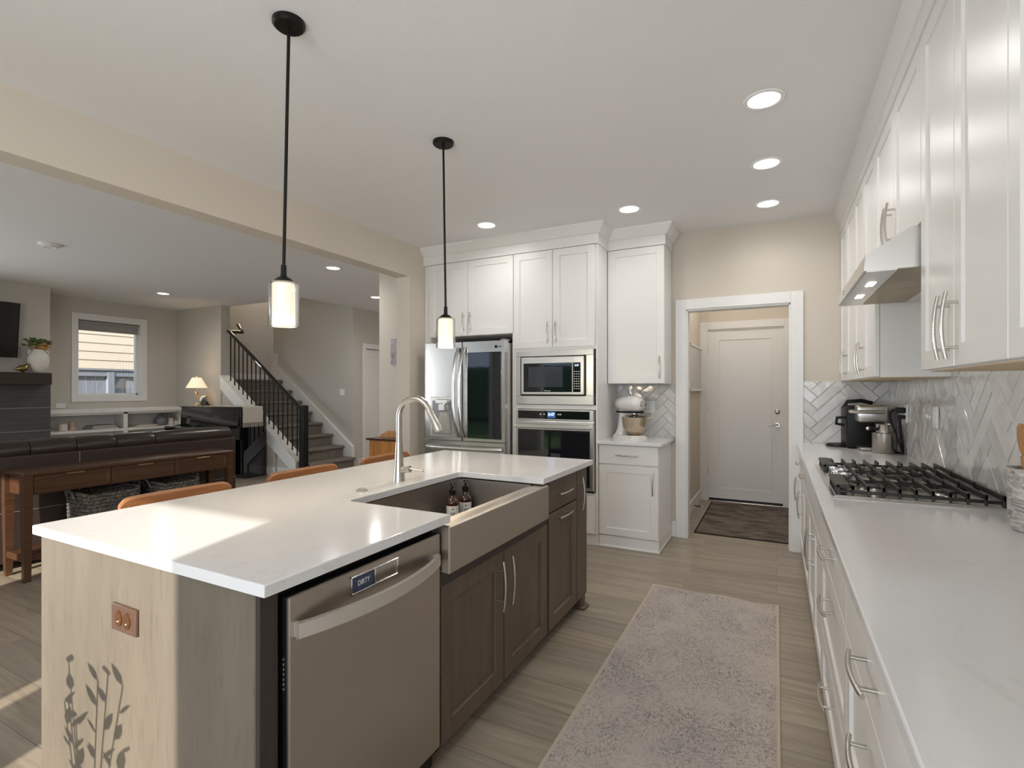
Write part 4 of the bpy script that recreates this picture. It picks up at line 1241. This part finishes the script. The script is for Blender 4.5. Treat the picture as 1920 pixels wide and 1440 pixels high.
# ---------------------------------------------------------------- rugs
def rug(name, label, pts, t, edge, mname, ename, wav=0):
    xs = [p[0] for p in pts]; ys = [p[1] for p in pts]
    x0, x1, y0, y1 = min(xs), max(xs), min(ys), max(ys)
    r = T(name, label, 'rug', ((x0 + x1) / 2, (y0 + y1) / 2, 0))
    def grid(ax, bx, ay, by, zt):
        m = MB(); nx, ny = 14, 30; vs = []
        for j in range(ny + 1):
            for i in range(nx + 1):
                px, py = ax + (bx - ax) * i / nx, ay + (by - ay) * j / ny
                e = max(0, (py - (y1 - .10)) / .10)
                vs.append((px, py, zt + wav * e * (.5 + .5 * math.sin(px * 17 + .6))))
        m.add(vs, [(j * (nx + 1) + i, j * (nx + 1) + i + 1, (j + 1) * (nx + 1) + i + 1, (j + 1) * (nx + 1) + i) for j in range(ny) for i in range(nx)])
        n0 = len(vs); return m, vs, nx, ny
    m, vs, nx, ny = grid(x0 + edge, x1 - edge, y0 + edge, y1 - edge, t)
    P('pile', m, mname, r)
    m, vs, nx, ny = grid(x0, x1, y0, y1, t - .0018)
    rim = [i for i in range(nx + 1)] + [(j) * (nx + 1) + nx for j in range(1, ny + 1)] + [ny * (nx + 1) + i for i in range(nx - 1, -1, -1)] + [j * (nx + 1) for j in range(ny - 1, 0, -1)]
    b0 = len(m.v); m.v += [(m.v[i][0], m.v[i][1], 0.0005) for i in rim]; n = len(rim)
    for i in range(n): m.f.append((rim[i], rim[(i + 1) % n], b0 + (i + 1) % n, b0 + i)); m.mi.append(0)
    P('binding', m, ename, r)
    return r
rug('runner_rug', 'pale mauve-beige distressed runner rug between island and counter', [(-.75, .95), (.013, 3.56)], .008, .014, 'rug', 'rugedge', .012)
rug('door_mat', 'dark brown distressed mat in front of the hallway door', [(-.690, 5.06), (.22, 6.56)], .007, .014, 'mat', 'matedge')
ds = T('door_stop', 'small spring door stop on the hallway baseboard', 'door stop', (-.81, 6.02, .05))
P('spring', MB().tube([(-.814, 6.02, .05), (-.74, 6.02, .045)], .005, 8), 'bronze', ds)
P('tip', MB().tube([(-.74, 6.02, .045), (-.722, 6.02, .044)], .009, 10), 'white', ds)
hf = T('wall_board', 'white framed board hung on the hallway wall', 'picture', (-.82, 6.15, 1.58))
m = MB(); m.box(-.829, -.805, 5.70, 5.722, 1.322, 1.838, .003); m.box(-.829, -.805, 6.588, 6.61, 1.322, 1.838, .003); m.box(-.829, -.805, 5.70, 6.61, 1.322, 1.344, .003); m.box(-.829, -.805, 5.70, 6.61, 1.816, 1.838, .003)
P('frame', m, 'trim', hf)
P('board', MB().box(-.829, -.815, 5.72, 6.59, 1.34, 1.82), 'frameboard', hf)

# ---------------------------------------------------------------- pendants and downlights
def pendant(label, x, y, tilt, zb):
    r = T('pendant_light', label, 'pendant lamp', (x, y, 0), 0, 'pendant lights over the island')
    tx, ty = tilt
    P('canopy', MB().lathe([(0, H - .022), (.052, H - .022), (.060, H - .014), (.060, H - .001), (0, H - .001)], (x + tx, y + ty, 0), 28), 'bronze', r)
    P('rod', MB().tube([(x + tx, y + ty, H - .015), (x, y, zb + .22)], .0063, 10), 'bronze', r)
    P('cap', MB().lathe([(0, zb + .236), (.010, zb + .236), (.011, zb + .20), (.013, zb + .192), (.022, zb + .188), (.034, zb + .178), (.040, zb + .170), (0, zb + .1695)], (x, y, 0), 26), 'bronze', r)
    P('glass_shade', MB().lathe([(.0, zb + .169), (.050, zb + .169), (.0545, zb + .164), (.0555, zb + .155), (.0555, zb), (.0525, zb), (.0525, zb + .155), (.048, zb + .166), (0, zb + .166)], (x, y, 0), 36), 'glass', r)
    P('diffuser', MB().lathe([(.040, zb + .164), (.042, zb + .155), (.042, zb + .008), (.0405, zb + .008), (.0405, zb + .155), (.02, zb + .163)], (x, y, 0), 30), 'diffuser', r)
    lamp('pendant_bulb', 'POINT', (0, 0, zb - .03), 7, (1, .84, .62), parent=r, shadow_soft_size=.04)
    return r
pendant('black-rod glass pendant lamp nearer the viewer, its canopy out of view', -1.693, 1.365, (.024, .004), 1.584)
pendant('black-rod glass pendant lamp by the refrigerator, round ceiling canopy visible', -1.680, 2.440, (-.012, -.006), 1.577)

def downlight(label, x, y, grp, e, r_=.095):
    t = T('downlight', label, 'ceiling light', (x, y, H), 0, grp, local=True)
    P('trim_ring', MB().lathe([(r_, -.001), (r_, -.005), (r_ - .006, -.009), (r_ - .022, -.007), (r_ - .024, -.001)], seg=36), 'white', t)
    P('lens', MB().lathe([(r_ - .023, -.003), (0, -.0035)], seg=36), 'canlens', t)
    if e: lamp('downlight_beam', 'SPOT', (0, 0, -.02), e, (1.0, .97, .94), parent=t, spot_size=3.05, spot_blend=1.0, shadow_soft_size=.07)
    return t
gk = 'recessed downlights in the kitchen ceiling'
downlight('lit recessed downlight on the kitchen ceiling closest to the viewer', -.055, 2.79, gk, 12)
downlight('lit recessed downlight second from the viewer in the aisle row', -.057, 3.585, gk, 12)
downlight('lit recessed downlight in the aisle row closest to the doorway wall', -.058, 4.362, gk, 12)
downlight('lit recessed downlight above the mixer cabinet corner', -1.025, 4.00, gk, 12)
downlight('lit recessed downlight above the refrigerator', -2.215, 3.83, gk, 12)
gl = 'recessed downlights in the living area ceiling'
downlight('lit recessed downlight between the living room window and the stairs', -8.02, 4.385, gl, 34)
downlight('lit recessed downlight close behind the beam, before the stairs', -4.58, 4.367, gl, 34)
downlight('lit recessed downlight over the entry, half hidden by the wall', -5.45, 6.05, gl, 34)
sm = T('smoke_detector', 'white round smoke detector on the living room ceiling', 'smoke detector', (-6.295, 2.40, H), local=True)
P('housing', MB().lathe([(.09, -.001), (.09, -.012), (.075, -.022), (.03, -.026), (0, -.026)], seg=30), 'white', sm)
P('vent_ring', MB().lathe([(.055, -.024), (.055, -.030), (.045, -.030), (.045, -.024)], seg=26), 'white', sm)

# ---------------------------------------------------------------- bar stools
def stool(label, yc, first=None):
    if first: return dup(first, (-2.33, yc, 0), label)
    r = T('bar_stool', label, 'stool', (-2.33, yc, 0), 0, 'walnut stools along the island', local=True)
    m = MB(); vs = []; n = 30
    for i in range(n + 1):
        q = -1 + 2 * i / n; yy = q * .235; xo = -.012 + .012 * q * q
        for dx, dz in ((-.014, .835), (.008, .835), (.008, .895), (.004, .905), (-.010, .905), (-.014, .895)): vs.append((xo + dx, yy, dz - (.026 * abs(q) ** 16 if dz > .87 else 0)))
    fs = [(i * 6 + k, i * 6 + (k + 1) % 6, i * 6 + 6 + (k + 1) % 6, i * 6 + 6 + k) for i in range(n) for k in range(6)] + [(5, 4, 3, 2, 1, 0), tuple(n * 6 + k for k in range(6))]
    m.add(vs, fs); P('back_rail', m, 'walnut', r)
    P('seat', MB().box(-.02, .36, -.20, .20, .60, .655, .02, seg=3), 'leather', r)
    for yy in (-.19, .19):
        P('leg', MB().tube([(-.01, yy * .95, .84), (-.01, yy, .62), (-.04, yy * 1.05, 0.001)], [.013, .017, .013], 10), 'walnut', r)
        P('leg', MB().tube([(.33, yy * .9, .61), (.36, yy * 1.05, 0.001)], [.017, .013], 10), 'walnut', r)
    m = MB()
    for yy in (-.195, .195): m.tube([(-.027, yy, .22), (.35, yy, .22)], .009, 8)
    m.tube([(.35, -.195, .22), (.35, .195, .22)], .009, 8)
    P('footrest', m, 'walnut', r)
    return r
s1 = stool('walnut stool tucked in at the sunlit end of the island', 1.345)
stool('walnut stool at the middle of the island, before the stairs', 2.02, s1)
stool('walnut stool partly hidden behind the faucet', 2.69, s1)

# ---------------------------------------------------------------- living room furniture
so = T('sofa', 'long dark brown leather sofa seen from behind', 'sofa', (-5.5, 2.3, 0))
m = MB(); m.box(-5.20, -5.03, .85, 3.47, .06, .845, .015, seg=2); m.box(-6.05, -5.20, .85, 3.47, .06, .42, .03, seg=2)
P('frame', m, 'leather2', so)
m = MB(); m.box(-5.028, -5.026, 2.108, 2.112, .42, .84); m.box(-5.028, -5.026, .86, 3.465, .430, .433); P('seam', m, 'seam', so)
ys = [.86, 1.20, 1.51, 1.81, 2.105, 2.39, 2.70, 3.44]
for a, b in zip(ys[:-1], ys[1:]):
    m = MB(); n = 10; pts = []; rs = []
    for i in range(n + 1):
        q = i / n; pts.append((-5.13, a + .003 + (b - a - .006) * q, .873))
        rs.append(.078 if i in (0, n) else .082 + .004 * math.sin(q * PI))
    m.tube(pts, rs, 18, flat=1.0)
    P('back_cushion', m, 'leather', so)
for yy in (.85, 3.25):
    P('arm', MB().box(-6.05, -5.20, yy, yy + .22, .06, .64, .06, seg=3), 'leather', so)
for k in range(3):
    P('seat_cushion', MB().box(-6.07, -5.25, 1.08 + k * .72, 1.79 + k * .72, .42, .56, .05, seg=3), 'leather', so)
m = MB()
for xx in (-5.98, -5.12):
    for yy in (.95, 3.37): m.box(xx - .03, xx + .03, yy - .03, yy + .03, 0, .06)
P('foot', m, 'black', so)

co = T('console_table', 'narrow mahogany console table with three cane-front drawers behind the sofa', 'console table', (-4.79, 2.4, 0))
P('tabletop', MB().box(-4.965, -4.610, 1.610, 3.160, .740, .762, .004), 'console', co)
P('apron', MB().box(-4.945, -4.632, 1.640, 3.135, .60, .740, .002), 'console', co)
for k in range(3):
    a = 1.672 + k * .478; b = a + .470
    dd = P('drawer', MB().shaker((-4.632, a, .612), Y_, Z_, X_, b - a, .118, .012, .022, .005), 'console', co)
    P('cane_panel', MB().box(-4.6295, -4.6255, a + .024, b - .024, .636, .706), 'cane', dd)
    m = MB(); m.box(-4.622, -4.600, (a + b) / 2 - .055, (a + b) / 2 + .055, .726, .732, .001); P('handle', m, 'brass', dd)
for xx, yy in ((-4.64, 1.640), (-4.93, 1.640), (-4.64, 3.125), (-4.93, 3.125)):
    m = MB()
    a = .027; b_ = .019
    m.add([(xx - b_, yy - b_, 0.001), (xx + b_, yy - b_, 0.001), (xx + b_, yy + b_, 0.001), (xx - b_, yy + b_, 0.001), (xx - a, yy - a, .55), (xx + a, yy - a, .55), (xx + a, yy + a, .55), (xx - a, yy + a, .55), (xx - a, yy - a, .74), (xx + a, yy - a, .74), (xx + a, yy + a, .74), (xx - a, yy + a, .74)],
          [(3, 2, 1, 0), (0, 1, 5, 4), (1, 2, 6, 5), (2, 3, 7, 6), (3, 0, 4, 7), (4, 5, 9, 8), (5, 6, 10, 9), (6, 7, 11, 10), (7, 4, 8, 11), (8, 9, 10, 11)])
    P('leg', m, 'console', co)
P('shelf', MB().box(-4.93, -4.645, 1.625, 3.14, .135, .180, .003), 'console', co)

def basket(label, y0, y1):
    r = T('rope_basket', label, 'basket', (-4.79, (y0 + y1) / 2, .18), 0, 'woven baskets under the console')
    m = MB(); hw, hd = (y1 - y0) / 2, .135; yc = (y0 + y1) / 2; rows = 13
    for k in range(rows):
        z = .203 + k * .0265; pts = []
        g = 1 + .05 * k / rows
        for i in range(73):
            q = 2 * PI * i / 72
            cx_ = math.copysign(abs(math.cos(q)) ** .35, math.cos(q)); sx_ = math.copysign(abs(math.sin(q)) ** .35, math.sin(q))
            lift = .028 * max(0, abs(sx_) - .8) / .2 * (k / rows) ** 3
            pts.append((-4.79 + cx_ * hd * g + random.uniform(-.001, .001), yc + sx_ * (hw - .02) * g, z + lift + .002 * math.sin(q * 36 + k * 3.1)))
        m.tube(pts, [.0155 + .0018 * math.sin(j * 2.1 + k * 3.1) for j in range(73)], 8, caps=False)
    m.box(-4.79 - hd, -4.79 + hd, y0 + .02, y1 - .02, .183, .195)
    P('woven_body', m, 'wicker', r)
    m = MB()
    for yy, s_ in ((y0 - .005, -1), (y1 + .005, 1)):
        m.tube([(-4.84, yy, .50), (-4.83, yy + s_ * .02, .56), (-4.79, yy + s_ * .03, .585), (-4.75, yy + s_ * .02, .56), (-4.74, yy, .50)], .011, 8)
    P('handle', m, 'wicker', r)
    return r
basket('grey rope basket on the console shelf, fuller in view', 1.965, 2.385)
basket('grey rope basket on the console shelf, partly hidden by the stool', 2.50, 2.875)

# piano
pi = T('upright_piano', 'glossy black upright piano against the wall under the stairs', 'piano', (-7.85, 5.2, 0))
m = MB(); m.box(-8.58, -7.12, 5.0, 5.30, .05, 1.055, .006); m.box(-8.61, -7.09, 4.96, 5.40, 1.055, 1.078, .006, seg=2)
P('case', m, 'piano', pi)
for xx in (-8.605, -7.135): P('side_panel', MB().prism([(5.40, .0), (5.02, .0), (5.02, .58), (4.72, .62), (4.72, .74), (4.97, .78), (4.985, 1.055), (5.40, 1.055)], 'x', xx, xx + .04), 'piano', pi)
m = MB(); m.prism([(4.955, .80), (4.975, .80), (5.005, 1.05), (4.985, 1.05)], 'x', -8.56, -7.14); P('music_panel', m, 'piano', pi)
m = MB(); m.box(-8.565, -7.135, 4.70, 5.0, .63, .70, .006); m.box(-8.565, -7.135, 4.69, 4.96, .735, .765, .012, seg=2); P('keyboard_lid', m, 'piano', pi)
P('lower_panel', MB().box(-8.56, -7.14, 5.0, 5.02, .06, .62, .004), 'piano', pi)
m = MB()
for xx in (-7.92, -7.85, -7.78): m.box(xx - .012, xx + .012, 4.90, 5.0, .06, .072, .003)
P('pedal', m, 'brass', pi)
pc = T('piano_runner', 'cream fringed runner draped over the end of the piano', 'cloth', (-7.2, 5.2, 1.08))
m = MB(); vs = []; n = 16
prof = [(-8.0, 1.0805), (-7.9, 1.0805), (-7.5, 1.0805), (-7.12, 1.081), (-7.084, 1.079), (-7.076, 1.068), (-7.074, 1.00), (-7.076, .90), (-7.074, .84)]
for xx, z in prof:
    for i in range(n + 1):
        y = 4.985 + .34 * i / n
        vs.append((xx + (.006 * math.sin(i * 1.2) if z < 1.05 else 0) + (.004 if z < 1.05 else 0), y, z + (.0015 * math.sin(i * .9) if z > 1.05 else 0) + .001))
m.add(vs, [(k * (n + 1) + i, k * (n + 1) + i + 1, (k + 1) * (n + 1) + i + 1, (k + 1) * (n + 1) + i) for k in range(len(prof) - 1) for i in range(n)])
P('cloth', m, 'cloth', pc)
m = MB()
for i in range(22):
    y = 4.988 + .334 * i / 21; m.tube([(-7.071, y, .845), (-7.069 + random.uniform(-.004, .004), y + random.uniform(-.006, .006), .775)], .0035, 5)
P('fringe', m, 'cloth', pc)

tl = T('table_lamp', 'small brass table lamp with a cream cone shade on the piano', 'lamp', (-8.55, 5.20, 1.083), local=True)
P('base', MB().lathe([(0, 0), (.055, 0), (.055, .012), (.015, .022), (.010, .03)], seg=24), 'brass', tl)
m = MB(); m.tube([(0, 0, .02), (0, 0, .31)], .0065, 10)
for s_ in (-1, 1): m.tube([(0, 0, .16), (s_ * .035, 0, .20), (s_ * .045, 0, .225), (s_ * .02, 0, .21), (0, 0, .17)], .005, 8)
for s_ in (-1, 1): m.tube([(0, 0, .17), (s_ * .02, 0, .13), (s_ * .03, 0, .11)], .005, 8)
P('stem', m, 'brass', tl)
P('lamp_shade', MB().lathe([(.158, .285), (.068, .455), (.065, .455), (.155, .285)], seg=32), 'shade', tl)
P('finial', MB().ball((0, 0, .468), .009), 'brass', tl)
lamp('table_lamp_bulb', 'POINT', (0, 0, .33), 4, (1, .70, .40), parent=tl, shadow_soft_size=.03)
cu = T('silver_dish', 'tilted silver dish standing beside the lamp on the piano', 'dish', (-8.25, 5.16, 1.083), local=True)
m = MB(); bmx_ = MB().lathe([(.088, .0), (.09, .004), (.07, .05), (.03, .075), (0, .08), (0, .074), (.028, .07), (.066, .046), (.084, .002)], seg=30)
R = Matrix.Rotation(math.radians(-62), 4, 'Y') @ Matrix.Rotation(math.radians(25), 4, 'X')
bmx_.v = [tuple(R @ Vector(v) + Vector((-.02, 0, .075))) for v in bmx_.v]
P('bowl', bmx_, 'silver', cu)
P('stand', MB().lathe([(0, 0), (.05, 0), (.045, .012), (.018, .03), (.02, .06)], (.045, 0, 0), 20), 'bronze', cu)

# built-in shelves under the window
bs = T('built_in_shelf', 'low cream built-in bookcase below the living room window', 'bookcase', (-9.37, 4.42, 0))
P('top_board', MB().box(-9.548, -9.18, 3.407, 5.42, .985, 1.045, .004), 'trim', bs)
P('face_frame', MB().box(-9.22, -9.20, 3.407, 3.44, 0, .985, .002).box(-9.22, -9.20, 4.44, 4.50, 0, .985, .002).box(-9.22, -9.20, 5.33, 5.42, 0, .985, .002).box(-9.22, -9.20, 3.407, 5.42, .955, .985, .002).box(-9.22, -9.20, 3.407, 5.42, 0, .12, .002), 'trim', bs)
m = MB(); m.box(-9.548, -9.53, 3.407, 5.42, 0, .985); m.box(-9.53, -9.22, 4.46, 4.48, 0, .985); m.box(-9.53, -9.22, 3.407, 3.42, 0, .985); m.box(-9.53, -9.22, 5.34, 5.36, 0, .985)
P('carcass', m, 'trim', bs)
for a, b in ((3.42, 4.46), (4.48, 5.34)): P('shelf', MB().box(-9.53, -9.205, a, b, .690, .728, .002), 'trim', bs)
SZ = .7295
G('candle_jar', MB().lathe([(0, 0), (.058, 0), (.062, .005), (.062, .012), (.055, .014), (.055, .098), (.060, .100), (.060, .108), (0, .108)], (-9.34, 3.715, SZ), 26), 'ceramic', 'cream lidded jar at the fireplace end of the built-in shelf', 'jar')
pv = G('bud_vase', MB().lathe([(0, 0), (.045, 0), (.05, .01), (.05, .045), (.034, .07), (.046, .10), (.05, .128), (.044, .128), (.03, .08), (0, .02)], (-9.36, 3.838, SZ), 24), 'pink', 'blush pink waisted vase beside the cream jar', 'vase')
def book(label, x0, x1, y0, y1, z, t, cover, rot=0, group=None):
    r = T('book', label, 'book', ((x0 + x1) / 2, (y0 + y1) / 2, z), rot, group, local=True)
    a, b = (x1 - x0) / 2, (y1 - y0) / 2
    m = MB(); m.box(-a, a, -b, b, 0, .003); m.box(-a, a, -b, b, t - .003, t); m.box(-a, -a + .004, -b, b, 0, t)
    P('cover', m, cover, r)
    P('pages', MB().box(-a + .004, a - .004, -b + .004, b - .004, .003, t - .003), 'paper', r)
bg_ = 'books lying on the built-in shelf'
book('large dark-covered book at the bottom of the shelf stack', -9.50, -9.24, 4.03, 4.40, SZ, .022, 'bookdark', 0, bg_)
book('pale-edged book second from the bottom of the shelf stack', -9.49, -9.25, 4.04, 4.385, SZ + .0225, .018, 'bluegrey', .03, bg_)
book('dark book on top of the shelf stack', -9.48, -9.26, 4.06, 4.36, SZ + .041, .020, 'bookdark', -.03, bg_)
book('tan book lying on the shelf beside the jug', -9.49, -9.25, 4.60, 4.93, SZ, .014, 'booktan', .08, bg_)
book('cream book lying on top of the tan book', -9.47, -9.26, 4.66, 4.98, SZ + .0145, .014, 'paper', -.03, bg_)
jg = T('glazed_jug', 'round blue-grey glazed jug with a loop handle on the shelf', 'jug', (-9.37, 5.075, SZ), local=True)
P('jug_body', MB().lathe([(0, 0), (.06, 0), (.085, .03), (.098, .08), (.085, .13), (.045, .165), (.035, .19), (.042, .205), (.036, .205), (.028, .17), (0, .1)], seg=28), 'bluegrey', jg)
P('handle', MB().tube([(.02, .04, .185), (.02, .085, .20), (.02, .115, .175), (.02, .105, .135), (.02, .08, .12)], .011, 8), 'bluegrey', jg)
bx1 = T('keepsake_box', 'small cream box with a red spine beside the glazed jug', 'box', (-9.36, 5.23, SZ), local=True)
P('box_body', MB().box(-.05, .05, -.045, .03, 0, .12, .002), 'paper', bx1); P('spine', MB().box(-.05, .05, .030, .042, 0, .125, .002), 'bookred', bx1)
G('ornament_jar', MB().lathe([(0, 0), (.03, 0), (.034, .01), (.034, .06), (.02, .075), (.022, .09), (0, .098)], (-9.33, 5.305, SZ), 20), 'ceramic', 'tiny cream stoppered jar at the piano end of the shelf', 'jar')
lo = T('living_outlet', 'white horizontal socket plate below the living room window', 'outlet', (XL, 3.77, 1.10))
P('cover_plate', MB().box(XL, XL + .012, 3.71, 3.825, 1.062, 1.136, .003), 'white', lo)
P('socket', MB().box(XL + .011, XL + .0135, 3.725, 3.755, 1.083, 1.115, .001).box(XL + .011, XL + .0135, 3.78, 3.81, 1.083, 1.115, .001), 'trim', lo)

# fireplace
fp = T('fireplace_mantel', 'dark wood mantel shelf on the chimney breast', 'mantel', (-8.8, 2.6, 1.4))
P('beam', MB().box(-8.92, -8.68, 1.3, 3.335, 1.405, 1.563, .006), 'mantel', fp)
ft = MB()
for k in range(5):
    z1 = 1.405 - k * .312; z0 = max(0, z1 - .308)
    for y0, y1 in ((1.30, 2.50), (2.503, 3.405)):
        ft.box(-8.92, -8.905, y0, y1, z0, z1, .002)
S('wall_fireplace_tile', ft, 'firetile')
S('trim_9', MB().box(-8.92, -8.908, 1.30, 3.404, 0, 1.405), 'grout')
va = T('mantel_vase', 'round cream vase of amber flowers and green leaves on the mantel', 'vase', (-8.775, 3.225, 1.563), local=True)
m = MB(); m.lathe([(0, 0), (.052, 0), (.068, .02), (.100, .09), (.114, .16), (.108, .215), (.085, .265), (.060, .288), (.057, .30), (.066, .312), (.058, .312), (.05, .295), (0, .25)], seg=34)
P('pot', m, 'ceramic', va)
for s_ in (-1, 1): P('lug', MB().tube([(0, s_ * .072, .285), (0, s_ * .10, .295), (0, s_ * .108, .270), (0, s_ * .094, .25)], .010, 8), 'ceramic', va)
rnd = random.Random(5)
mg, ma = MB(), MB()
for i in range(26):
    q = rnd.uniform(0, 2 * PI); rr = rnd.uniform(.02, .10)
    mg.ball((rr * math.cos(q) * .8, -.07 + rr * math.sin(q) * .9, .36 + rnd.uniform(0, .10)), .026, (.9, 1, .45), seg=8)
for i in range(14):
    mg.ball((rnd.uniform(-.05, .05), .06 + rnd.uniform(-.05, .06), .39 + rnd.uniform(0, .06)), .024, (.9, 1, .45), seg=8)
for i in range(95):
    ma.ball((rnd.uniform(-.08, .08), .035 + rnd.gauss(0, .055), .33 + abs(rnd.gauss(0, .035))), rnd.uniform(.008, .016), (1, 1, .55), seg=8)
ma.ball((0, .035, .335), .06, (1, 1, .55)); mg.ball((0, -.06, .39), .05, (.8, 1, .6))
P('leaves', mg, 'leaf', va); P('flowers', ma, 'amberleaf', va)
bd = T('bird_figurine', 'small gilt bird figurine on the mantel beside the vase', 'figurine', (-8.735, 3.055, 1.563), local=True)
m = MB()
m.tube([(0, -.092, .040), (0, -.065, .042), (0, -.035, .052), (0, .0, .056), (0, .022, .064), (0, .032, .085), (0, .040, .100), (0, .050, .102), (0, .060, .100), (0, .076, .096)], [.006, .020, .036, .043, .036, .024, .020, .017, .010, .002], 14)
m.lathe([(0, 0), (.028, 0), (.02, .012), (.01, .02)], (0, .0, 0), 16)
P('bird_body', m, mat('antique_gilt', (.30, .22, .10), .3, 1.0), bd)
tv = T('television', 'black flat television tilted forward on the chimney breast', 'television', (-8.85, 2.3, 2.1))
m = MB(); m.prism([(-8.845, 1.760), (-8.80, 1.755), (-8.715, 2.455), (-8.760, 2.462)], 'y', 1.62, 3.02); P('casing', m, 'black', tv)
m = MB(); m.add([(-8.797, 1.632, 1.768), (-8.797, 3.008, 1.768), (-8.7135, 3.008, 2.446), (-8.7135, 1.632, 2.446)], [(0, 1, 2, 3)]); P('screen', m, 'screen', tv)
P('wall_bracket', MB().box(-8.92, -8.80, 2.1, 2.5, 2.0, 2.2), 'black', tv)

# entry chest and picture
ch = T('pine_chest', 'knotty orange pine chest with dark lid and scalloped back behind the faucet', 'chest', (-3.75, 4.5, 0))
P('body', MB().box(-4.075, -3.42, 4.41, 4.60, .04, .775, .004), 'pine', ch)
P('lid', MB().box(-4.10, -3.40, 4.385, 4.605, .775, .797, .004), 'pinetop', ch)
m = MB(); m.prism([(-4.07, .797), (-4.05, .822), (-4.02, .838), (-3.985, .846), (-3.965, .868), (-3.55, .868), (-3.52, .846), (-3.45, .83), (-3.42, .797)], 'y', 4.575, 4.603); m.box(-4.0, -3.46, 4.570, 4.575, .828, .834)
P('back_board', m, 'pine', ch)
P('plinth', MB().box(-4.09, -3.41, 4.40, 4.603, 0, .05, .004), 'pine', ch)
G('wall_canvas', MB().box(-3.92, -3.62, 4.596, 4.6195, 1.624, 1.918, .002), 'canvas', 'grey floral canvas print on the wall beside the column', 'picture')
ls = T('light_switch', 'white double switch plate on the stair wall', 'switch', (-6.75, 6.64, 1.29))
P('cover_plate', MB().box(-6.805, -6.69, 6.628, 6.6395, 1.235, 1.350, .003), 'white', ls)
P('rocker_switch', MB().box(-6.79, -6.755, 6.624, 6.629, 1.26, 1.325, .002).box(-6.74, -6.705, 6.624, 6.629, 1.26, 1.325, .002), 'white', ls)
ds2 = T('entry_door_stop', 'tiny spring door stop on the baseboard past the stairs', 'door stop', (-6.48, 6.80, .06))
P('spring', MB().tube([(-6.484, 6.81, .06), (-6.41, 6.81, .055)], .006, 8), 'bronze', ds2)

# potted plant on the floor by the sunny end of the island (its shadow falls on the end panel)
pp = T('potted_plant', 'leafy potted plant shadowing the sunlit island end panel', 'plant', (-1.62, .14, 0), local=True)
P('pot', MB().lathe([(0, 0), (.09, 0), (.12, .18), (.125, .19), (.11, .19), (.10, .15), (0, .14)], seg=28), 'ceramic', pp)
rnd = random.Random(11); m = MB(); stx = MB()
for i in range(9):
    q = rnd.uniform(0, 2 * PI); top = Vector((.17 * math.cos(q) * rnd.uniform(.4, 1.1), .10 * math.sin(q), rnd.uniform(.52, .78)))
    base_ = Vector((.03 * math.cos(q), .03 * math.sin(q), .15))
    stx.tube([base_, (base_ + top) / 2 + Vector((0, 0, .04)), top], .004, 6)
    for k in range(6):
        p_ = base_.lerp(top, .35 + .13 * k); a_ = rnd.uniform(0, 2 * PI)
        dv = Vector((math.cos(a_), math.sin(a_) * .6, .6)).normalized() * rnd.uniform(.05, .085)
        m.tube([p_, p_ + dv * .3, p_ + dv * .65, p_ + dv], [.002, .024, .022, .002], 8, flat=.12)
P('stem', stx, 'leaf', pp); P('leaves', m, 'leaf', pp)

# unseen hallway ceiling lamp, added for the light behind the cased opening
hl = T('hall_fill_light', 'added unseen flush ceiling light in the hallway beyond the cased opening', 'ceiling light', (-.35, 5.8, H), local=True)
lamp('hall_fill_bulb', 'POINT', (0, 0, -.12), 7, (1, .93, .84), parent=hl, shadow_soft_size=.08)
P('dome', MB().lathe([(.14, -.001), (.14, -.03), (.11, -.06), (.05, -.075), (0, -.078)], seg=30), 'canlens', hl)
